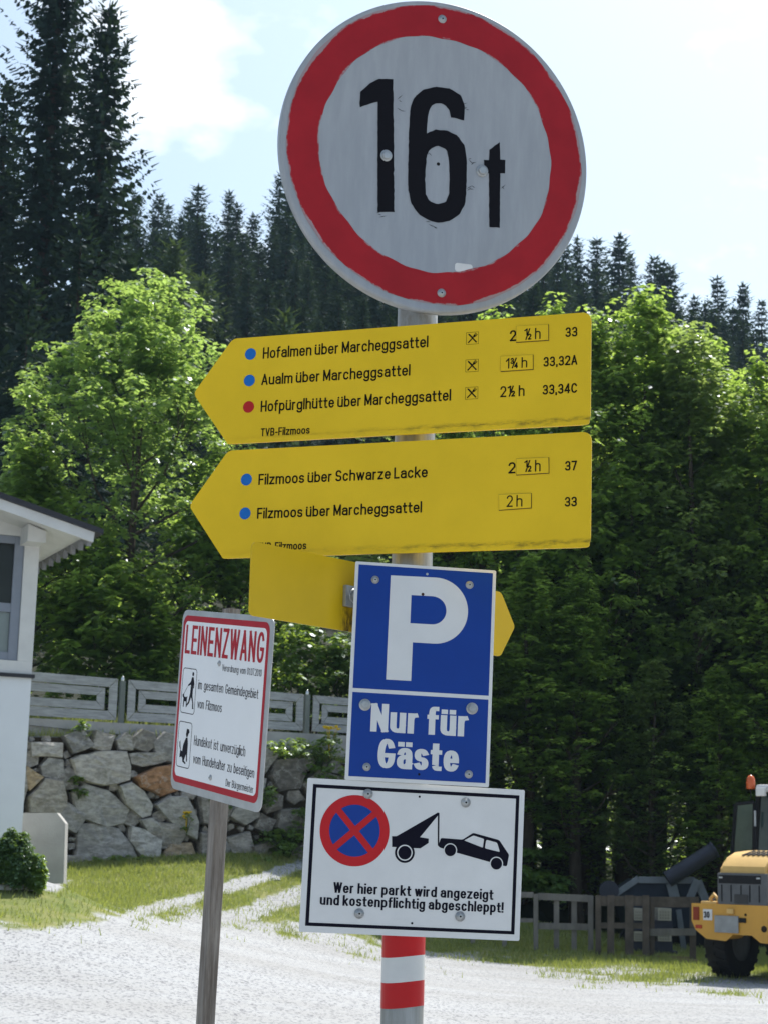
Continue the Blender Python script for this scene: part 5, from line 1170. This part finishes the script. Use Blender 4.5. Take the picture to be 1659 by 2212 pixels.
# crates seen through the pallets
m_crate = mat('cream_plastic', (.55, .52, .42), .6, var=.2, vscale=8); m_crate2 = mat('dark_crate_plastic', (.06, .065, .09), .6, var=.3)
def crate(x0, y0, x1, y1, label, rows):
    a, b = at(zx(x0), zy(y1), 30.0), at(zx(x1), zy(y0), 30.0); w, h = b.x - a.x, b.z - a.z
    o = empty('crate', ((a.x + b.x) / 2, 30.0, a.z), label=label, cat='crate', group='crates behind the pallets')
    mb = MB(); mb.poly([(-w / 2, 0), (w / 2, 0), (w / 2, h), (-w / 2, h)], .0, .025, holes=[[(-w / 2 + w * (.12 + .2 * i), h * (.14 + .24 * j)), (-w / 2 + w * (.24 + .2 * i), h * (.14 + .24 * j)), (-w / 2 + w * (.24 + .2 * i), h * (.26 + .24 * j)), (-w / 2 + w * (.12 + .2 * i), h * (.26 + .24 * j))] for i in range(4) for j in range(rows)], fn=lambda x, y, z: (x, .025 - z, y)); mb.build('front', m_crate, o, True)
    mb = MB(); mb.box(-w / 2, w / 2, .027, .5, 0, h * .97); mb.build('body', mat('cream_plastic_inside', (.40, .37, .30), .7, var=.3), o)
crate(930, 1052, 1018, 1132, 'cream plastic crate showing through the upper gap of the pallet beside the loader', 3); crate(772, 1052, 830, 1132, 'cream plastic crate showing through the upper gap of the middle pallet', 3)
crate(930, 1200, 1018, 1270, 'cream plastic crate showing through the lower gap of the pallet beside the loader', 3); crate(772, 1205, 830, 1270, 'cream plastic crate showing through the lower gap of the middle pallet', 3)
a, b = at(zx(560), zy(1425), 30.05), at(zx(1060), zy(1345), 30.05)
o = MB().bbox(a.x, b.x, 30.05, 30.9, a.z, b.z + .02, .01).build('crate_stand', m_crate2, None); tag(o, 'low dark bench carrying the cream crates behind the pallets', 'bench')
mb = MB(); 
for (x0, y0, x1, y1) in ((764, 1134, 1024, 1198), (764, 1272, 1024, 1342)):
    p, q = at(zx(x0), zy(y1), 30.05), at(zx(x1), zy(y0), 30.05); mb.box(p.x, q.x, 30.02, 30.5, p.z, q.z)
o = mb.build('crate_shelf', m_crate2, None); tag(o, 'dark blue slatted shelf holding the cream crates apart behind the pallets', 'shelf')
# grey trough trailer with an unloading tube
Ym = 31.0
m_steelblue = mat('dull_blue_steel', (.035, .045, .065), .5, metal=.3, var=.35, vscale=3); m_lightsteel = mat('bright_steel_rim', (.20, .225, .25), .4, metal=.4, var=.2); m_tube = mat('dark_grey_tube', (.05, .054, .07), .5, metal=.2, var=.3)
pt = lambda x, y, Y=Ym: at(zx(x), zy(y), Y)
r0_ = pt(900, 1380); tr = empty('feed_trailer', r0_, label='grey steel trough trailer with a slanted unloading tube behind the pallets', cat='trailer')
def tpart(mb, name, m, parent=None, recalc=True):
    o = mb.build(name, m, None, recalc); o.parent = tr; o.matrix_parent_inverse = Matrix.Translation(tr.location).inverted(); return o
mb = MB(); O = [(650, 960), (800, 858), (1175, 862), (1235, 880), (1230, 1000), (1180, 1180), (760, 1180), (690, 1010)]
mb.poly([(pt(x, y).x, pt(x, y).z) for x, y in O][::-1], Ym, Ym + 1.3, fn=lambda x, y, z: (x, z, y)); tpart(mb, 'trough', m_steelblue)
mb = MB(); mb.bar(pt(650, 955, Ym - .03), pt(800, 852, Ym - .03), .10, .06); mb.bar(pt(800, 862, Ym - .035), pt(1170, 866, Ym - .035), .11, .06); mb.bar(pt(1190, 870, Ym - .03), pt(1245, 1000, Ym - .03), .14, .05); tpart(mb, 'rim', m_lightsteel)
mb = MB(); mb.tube(pt(990, 860, Ym - .15), pt(1305, 662, Ym - .15), .135, .135, 20); tpart(mb, 'unloading_tube', m_tube)
mb = MB(); mb.tube(pt(1294, 668, Ym - .16), pt(1306, 661, Ym - .16), .150, .150, 20); tpart(mb, 'tube_collar', m_tube)
mb = MB(); mb.bar(pt(1015, 885, Ym - .12), pt(1045, 1000, Ym - .12), .17, .04); mb.bar(pt(1190, 860, Ym - .12), pt(1130, 1010, Ym - .12), .13, .04); mb.bar(pt(1065, 1060, Ym - .12), pt(1105, 1360, Ym - .12), .09, .05); tpart(mb, 'brace', m_lightsteel)
mb = MB(); c = pt(605, 935, Ym - .1); mb.tube((c.x, c.y, c.z), (c.x, c.y + .12, c.z), .165, .165, 28); tpart(mb, 'guide_wheel', m_tube)
mb = MB()
for x in (800, 1120): c = pt(x, 1300, Ym + .3); mb.tube((c.x, c.y, c.z), (c.x, c.y + .25, c.z), .34, .34, 28)
tpart(mb, 'tyre', mat('trailer_tyre', (.02, .02, .022), .85, var=.3))

# wheel loader seen from behind, turned to the right
TH = R(40)
XA = Vector((math.cos(TH), -math.sin(TH), 0)); YA = Vector((math.sin(TH), math.cos(TH), 0))
Lg = ground_hit(1582, 2112); Lo = Lg + (XA * .62 - YA * .78) * .92
ld = empty('wheel_loader', Lo, -TH, label='yellow wheel loader seen from behind at the right edge with an orange beacon', cat='wheel loader'); ld.scale = (.92, .92, .92)
m_cat = mat('loader_yellow', (.60, .31, .045), .42, var=.16, vscale=2.5, spec=.4); m_cat2 = mat('loader_yellow_dusty', (.64, .41, .14), .5, var=.18, vscale=3)
m_grille = mat('grey_grille', (.11, .115, .12), .55, var=.25, vscale=6); m_dark = mat('black_rubber_and_frame', (.014, .014, .015), .75, var=.4, vscale=8, bump=.3, bscale=18)
m_glass = mat('tinted_cab_glass', (.035, .06, .055), .12, var=.4, vscale=1.3, spec=.4); m_cabw = mat('light_grey_cab_roof', (.62, .62, .62), .5, var=.1)
def lp(name, m, parent=None): return lambda mb, rc=True: mb.build(name, m, parent or ld, rc)
k = 1 / 139.5                                       # survey pixels to metres at the loader
prof = [(-.86, 1.10), (-.86, .86), (-.80, .74), (-.62, .62), (-.30, .60), (-.18, .70), (.16, .70), (.30, .60), (.62, .58), (.80, .70), (.86, .86), (.86, 1.10)]
mb = MB(); mb.poly(prof, 0, .5, fn=lambda x, y, z: (x, z, y)); cw = mb.build('counterweight', m_cat, ld, True)
bm = bmesh.new(); bm.from_mesh(cw.data); bmesh.ops.remove_doubles(bm, verts=bm.verts, dist=.0005); bmesh.ops.dissolve_limit(bm, angle_limit=.02, verts=bm.verts, edges=bm.edges); bmesh.ops.bevel(bm, geom=[e for e in bm.edges if e.calc_face_angle(0) > .5], offset=.025, segments=2, affect='EDGES'); bm.to_mesh(cw.data); bm.free()
for x, z, r in ((-.18, .74, .014), (.10, .66, .016), (.36, .78, .05), (.05, .98, .022), (-.16, 1.0, .018), (.50, 1.02, .02)): MB().tube((x, -.004, z), (x, .02, z), r, r, 10).build('bolt_hole', mat('dark_recess', (.03, .018, .01), .8, var=.5), cw)
for s in (-1, 1):
    mb = MB(); mb.bbox(s * .80 - .05, s * .80 + .05, -.018, .01, .87, 1.07, .006); mb.build('tail_light', mat('dull_red_lens', (.24, .035, .012), .3, var=.3), cw)
    mb = MB(); mb.bbox(s * .76 - .055, s * .76 + .055, -.012, .01, .745, .80, .004); mb.build('reflector', mat('red_reflector', (.42, .05, .02), .3, var=.2), cw)
mb = MB(); mb.poly([(-.68, .875), (-.52, .875), (-.52, 1.04), (-.68, 1.04)], 0, fn=lambda x, y, z: (x, -.006, y)); pk = mb.build('speed_sticker', m_cabw, cw)
q = write(MB(), '30', -.665, -.565, .91, .095, .017, .015); q.v = [(x, -.010 - z * 2, y) for x, y, z in q.v]; q.build('lettering', m_black, pk)
mb = MB(); mb.bbox(-.47, -.06, -.035, -.015, .70, .955, .008); mb.build('blank_licence_plate', mat('grey_plate', (.30, .31, .31), .5, var=.3, vscale=7), cw)
mb = MB(); mb.bbox(-.25, -.14, -.05, -.002, .99, 1.06, .008); mb.build('lamp_bracket', m_cat2, cw)
mb = MB(); mb.bbox(-.05, .06, -.03, -.002, .86, .93, .006); mb.build('hitch', m_dark, cw)
mb = MB(); mb.path([(-.60, .12, 1.08), (-.62, .12, 1.2), (-.56, .12, 1.27), (-.49, .12, 1.2), (-.50, .12, 1.08)], [.028] * 5, 8); mb.build('lifting_eye', m_cat2, cw)
mb = MB(); mb.bbox(-.74, -.46, .02, .48, 1.095, 1.16, .02); mb.build('deck', m_cat2, ld)
# engine hood with rear grille
hw_ = .44
mb = MB(); sec = [(.04, 1.12), (.04, 1.60), (.06, 1.70), (.20, 1.83), (.45, 1.915), (.9, 1.955), (1.35, 1.965), (1.35, 1.12)]
mb.poly(sec, -hw_, hw_, fn=lambda y, z, x: (x, y, z)); hd = mb.build('hood', m_cat2, ld, True)
bm = bmesh.new(); bm.from_mesh(hd.data); bmesh.ops.remove_doubles(bm, verts=bm.verts, dist=.0005); bmesh.ops.dissolve_limit(bm, angle_limit=.01, verts=bm.verts, edges=bm.edges); bmesh.ops.bevel(bm, geom=[e for e in bm.edges if abs(abs(e.verts[0].co.x) - hw_) < .001 and abs(e.verts[0].co.x - e.verts[1].co.x) < .001 and min(v.co.z for v in e.verts) > 1.5], offset=.07, segments=4, affect='EDGES'); bm.to_mesh(hd.data); bm.free()
hd.data.polygons.foreach_set('use_smooth', [True] * len(hd.data.polygons))
try: hd.data.set_sharp_from_angle(angle=R(35))
except Exception: pass
mb = MB(); mb.bbox(-.425, .425, -.005, .038, 1.125, 1.60, .02); gr = mb.build('grille', m_grille, ld)
mb = MB(); mb.bbox(-.40, .32, -.012, -.0055, 1.44, 1.565, .003); mb.build('grille_slot', m_dark, gr)
for x in (-.36, -.20, -.03, .12, .28): mb = MB(); mb.bbox(x, x + .022, -.011, -.0055, 1.17, 1.42, .002); mb.build('rib', m_dark, gr)
mb = MB(); mb.bbox(-.13, .10, -.020, -.0115, 1.14, 1.28, .003); mb.build('grille_panel', mat('grille_badge_panel', (.05, .05, .05), .6, var=.3), gr)
for x in (-.36, .28): mb = MB(); mb.bbox(x - .03, x + .03, -.02, -.0125, 1.515, 1.54, .003); mb.build('latch', m_steel, gr)
for k_ in range(6):
    mb = MB(); x = -.10 + k_ * .085
    mb.bar((x - .035, .27, 1.872), (x + .02, .55, 1.944), .042, .012, (0, -.25, .97)); mb.build('vent_slot', m_dark, hd)
mb = MB(); mb.poly([(.30, 1.40), (.62, 1.40), (.78, 1.62), (.46, 1.62)], 0, fn=lambda x, y, z: (hw_ + .003, x, y)); mb.build('white_decal', m_cabw, hd)
mb = MB(); mb.bbox(-.60, .60, .06, 1.3, .72, 1.09, .02); mb.build('rear_frame', m_dark, ld)
# cab
cab = MB(); cab.bbox(-.66, .66, 1.40, 2.75, .95, 1.93, .02); cb = cab.build('cab', m_dark, ld)
for (x, y) in ((-.66, 1.42), (.66, 1.42), (-.62, 2.70), (.62, 2.70)): mb = MB(); mb.bar((x, y, 1.92), (x * .92, y + (.06 if y < 2 else -.10), 2.90), .07, .07, (0, -1, 0)); mb.build('pillar', m_dark, cb)
mb = MB(); mb.add([(-.60, 1.42, 1.95), (.60, 1.42, 1.95), (.56, 1.475, 2.88), (-.56, 1.475, 2.88)], [(0, 1, 2, 3)]); mb.build('rear_window', m_glass, cb)
mb = MB(); mb.add([(.655, 1.45, 1.95), (.62, 2.66, 1.95), (.58, 2.56, 2.88), (.605, 1.50, 2.88)], [(0, 1, 2, 3)]); mb.build('side_window', m_glass, cb)
mb = MB(); mb.add([(-.655, 1.45, 1.95), (-.62, 2.66, 1.95), (-.58, 2.56, 2.88), (-.605, 1.50, 2.88)], [(3, 2, 1, 0)]); mb.build('side_window', m_glass, cb)
mb = MB(); mb.bbox(-.30, .60, 1.385, 1.40, 1.945, 2.02, .004); mb.build('window_rail', m_cabw, cb)
pk = MB().add([(-.40, 1.428, 2.06), (-.20, 1.428, 2.06), (-.20, 1.436, 2.22), (-.40, 1.436, 2.22)], [(0, 1, 2, 3)]).build('window_sticker', mat('pale_blue_sticker', (.45, .62, .68), .5, var=.1), cb)
q = write(MB(), 'U', -.36, -.26, 2.09, .10, .018, .018); q.v = [(x, 1.425 + (y - 2.06) * .05 - z, y) for x, y, z in q.v]; q.build('lettering', mat('sticker_blue', (.02, .16, .34), .5, var=.1), pk)
# open side door, folded back beside the cab
dr = MB(); A_ = [(-.90, 1.30, 1.45), (-.72, 1.42, 1.45), (-.68, 1.42, 2.72), (-.84, 1.34, 2.72)]
mb = MB(); dd = [(-1.02, 1.22, 1.42), (-.70, 1.42, 1.42), (-.66, 1.42, 2.74), (-.92, 1.28, 2.70)]
for i in range(4): mb.bar(dd[i], dd[(i + 1) % 4], .05, .04, (-.5, -.86, 0))
door = mb.build('open_door', m_dark, cb); MB().add(dd, [(0, 1, 2, 3)]).build('door_glass', mat('green_door_glass', (.075, .11, .08), .15, var=.5, vscale=2, spec=.4), door)
mb = MB(); mb.bbox(-.60, .72, 1.36, 2.75, 2.90, 3.02, .04); mb.build('cab_roof', m_cabw, ld)
mb = MB(); mb.bbox(-.56, -.40, 1.28, 1.36, 2.83, 2.97, .02); mb.build('work_light', mat('work_light_lens', (.7, .7, .68), .3, var=.1), ld)
mb = MB(); mb.lathe([(.012, 0), (.012, .16)], (-.72, 1.42, 2.80), 8); be = mb.build('beacon_stem', m_dark, ld)
mb = MB(); mb.lathe([(.06, .0), (.075, .02), (.075, .11), (.066, .17), (.04, .215), (0, .23)], (-.72, 1.42, 2.95), 20); mb.build('beacon', mat('orange_red_beacon', (.58, .11, .025), .25, var=.15, spec=.5), ld)
mb = MB(); mb.tube((-.60, 1.33, 2.35), (-.60, 1.33, 2.60), .02, n=8); mb.build('grab_rail', m_steel, ld)
for q in (cb,) + tuple(o for o in ld.children if o.name.split('.')[0] in ('cab_roof', 'work_light', 'beacon_stem', 'beacon', 'grab_rail')): q.location.y = .22
# wheels, fenders, front frame and raised arms that stay hidden behind
def wheel(x, y):
    rr, ww = .56, .40; mb = MB(); pr_ = [(.30, -ww * .42), (.40, -ww / 2), (.52, -ww * .48), (rr, -ww * .38), (rr, ww * .38), (.52, ww * .48), (.40, ww / 2), (.30, ww * .42)]
    mb.lathe(pr_, (x, y, rr - .01), 36, 'X')
    t = mb.build('wheel', m_dark, ld); tm = MB()
    for i in range(22):
        a = 2 * math.pi * i / 22
        for s in (-1, 1):
            a2 = a + (.14 if s > 0 else 0); p = lambda ang, u, r: (x + u, y + r * math.cos(ang), rr - .01 + r * math.sin(ang))
            tm.add([p(a2, s * .01, rr - .01), p(a2 + .09, s * .01, rr - .01), p(a2 + .19, s * ww * .46, rr - .02), p(a2 + .09, s * ww * .46, rr - .02), p(a2, s * .01, rr + .022), p(a2 + .09, s * .01, rr + .022), p(a2 + .19, s * ww * .46, rr + .012), p(a2 + .09, s * ww * .46, rr + .012)], [(4, 5, 6, 7), (0, 1, 5, 4), (1, 2, 6, 5), (2, 3, 7, 6), (3, 0, 4, 7)])
    tm.build('tyre_tread', m_dark, t); MB().lathe([(.0, -.10), (.20, -.12), (.30, -.16), (.31, .16), (.20, .12), (0, .10)], (x, y, rr - .01), 24, 'X').build('rim', m_grille, t)
for x in (-.62, .62):
    for y in (.78, 2.75): wheel(x, y)
for s in (-1, 1):
    mb = MB(); pts = [(.78 + .66 * math.cos(R(a)), .56 + .66 * math.sin(R(a))) for a in range(15, 120, 12)]; ins = [(.78 + .62 * math.cos(R(a)), .56 + .62 * math.sin(R(a))) for a in range(111, 8, -12)]
    mb.poly(pts + ins, s * .46, s * .84, fn=lambda y, z, x: (x, y, z)); mb.build('fender', m_dark, ld, True)
mb = MB(); mb.bbox(-.40, .40, 2.3, 3.5, .55, 1.15, .03); mb.build('front_frame', m_cat, ld)
for s in (-1, 1): mb = MB(); mb.bar((s * .36, 2.75, 1.55), (s * .36, 4.1, .55), .22, .10, (1, 0, 0)); mb.build('lift_arm', m_cat, ld)
mb = MB(); mb.poly([(3.95, .12), (4.75, .10), (4.78, .16), (4.05, .28), (3.95, .75), (4.05, .92), (3.88, .82)], -.95, .95, fn=lambda y, z, x: (x, y, z)); mb.build('bucket', m_grille, ld, True)
# ------------------------------------------------------------------ the air between us and the forest
mb = MB(); mb.box(-260, 260, -60, 320, -3, 140)
hz = mb.build('haze', bpy.data.materials.new('haze_air')); tag(hz, 'thin bluish summer haze over the wooded hillside', kind='stuff')
hm = hz.data.materials[0]; hm.use_nodes = True; t = hm.node_tree; t.nodes.clear()
pv = t.nodes.new('ShaderNodeVolumePrincipled'); pv.inputs['Color'].default_value = (.55, .76, 1, 1); pv.inputs['Density'].default_value = .00024; pv.inputs['Anisotropy'].default_value = 0
ho = t.nodes.new('ShaderNodeOutputMaterial'); t.links.new(pv.outputs[0], ho.inputs['Volume'])
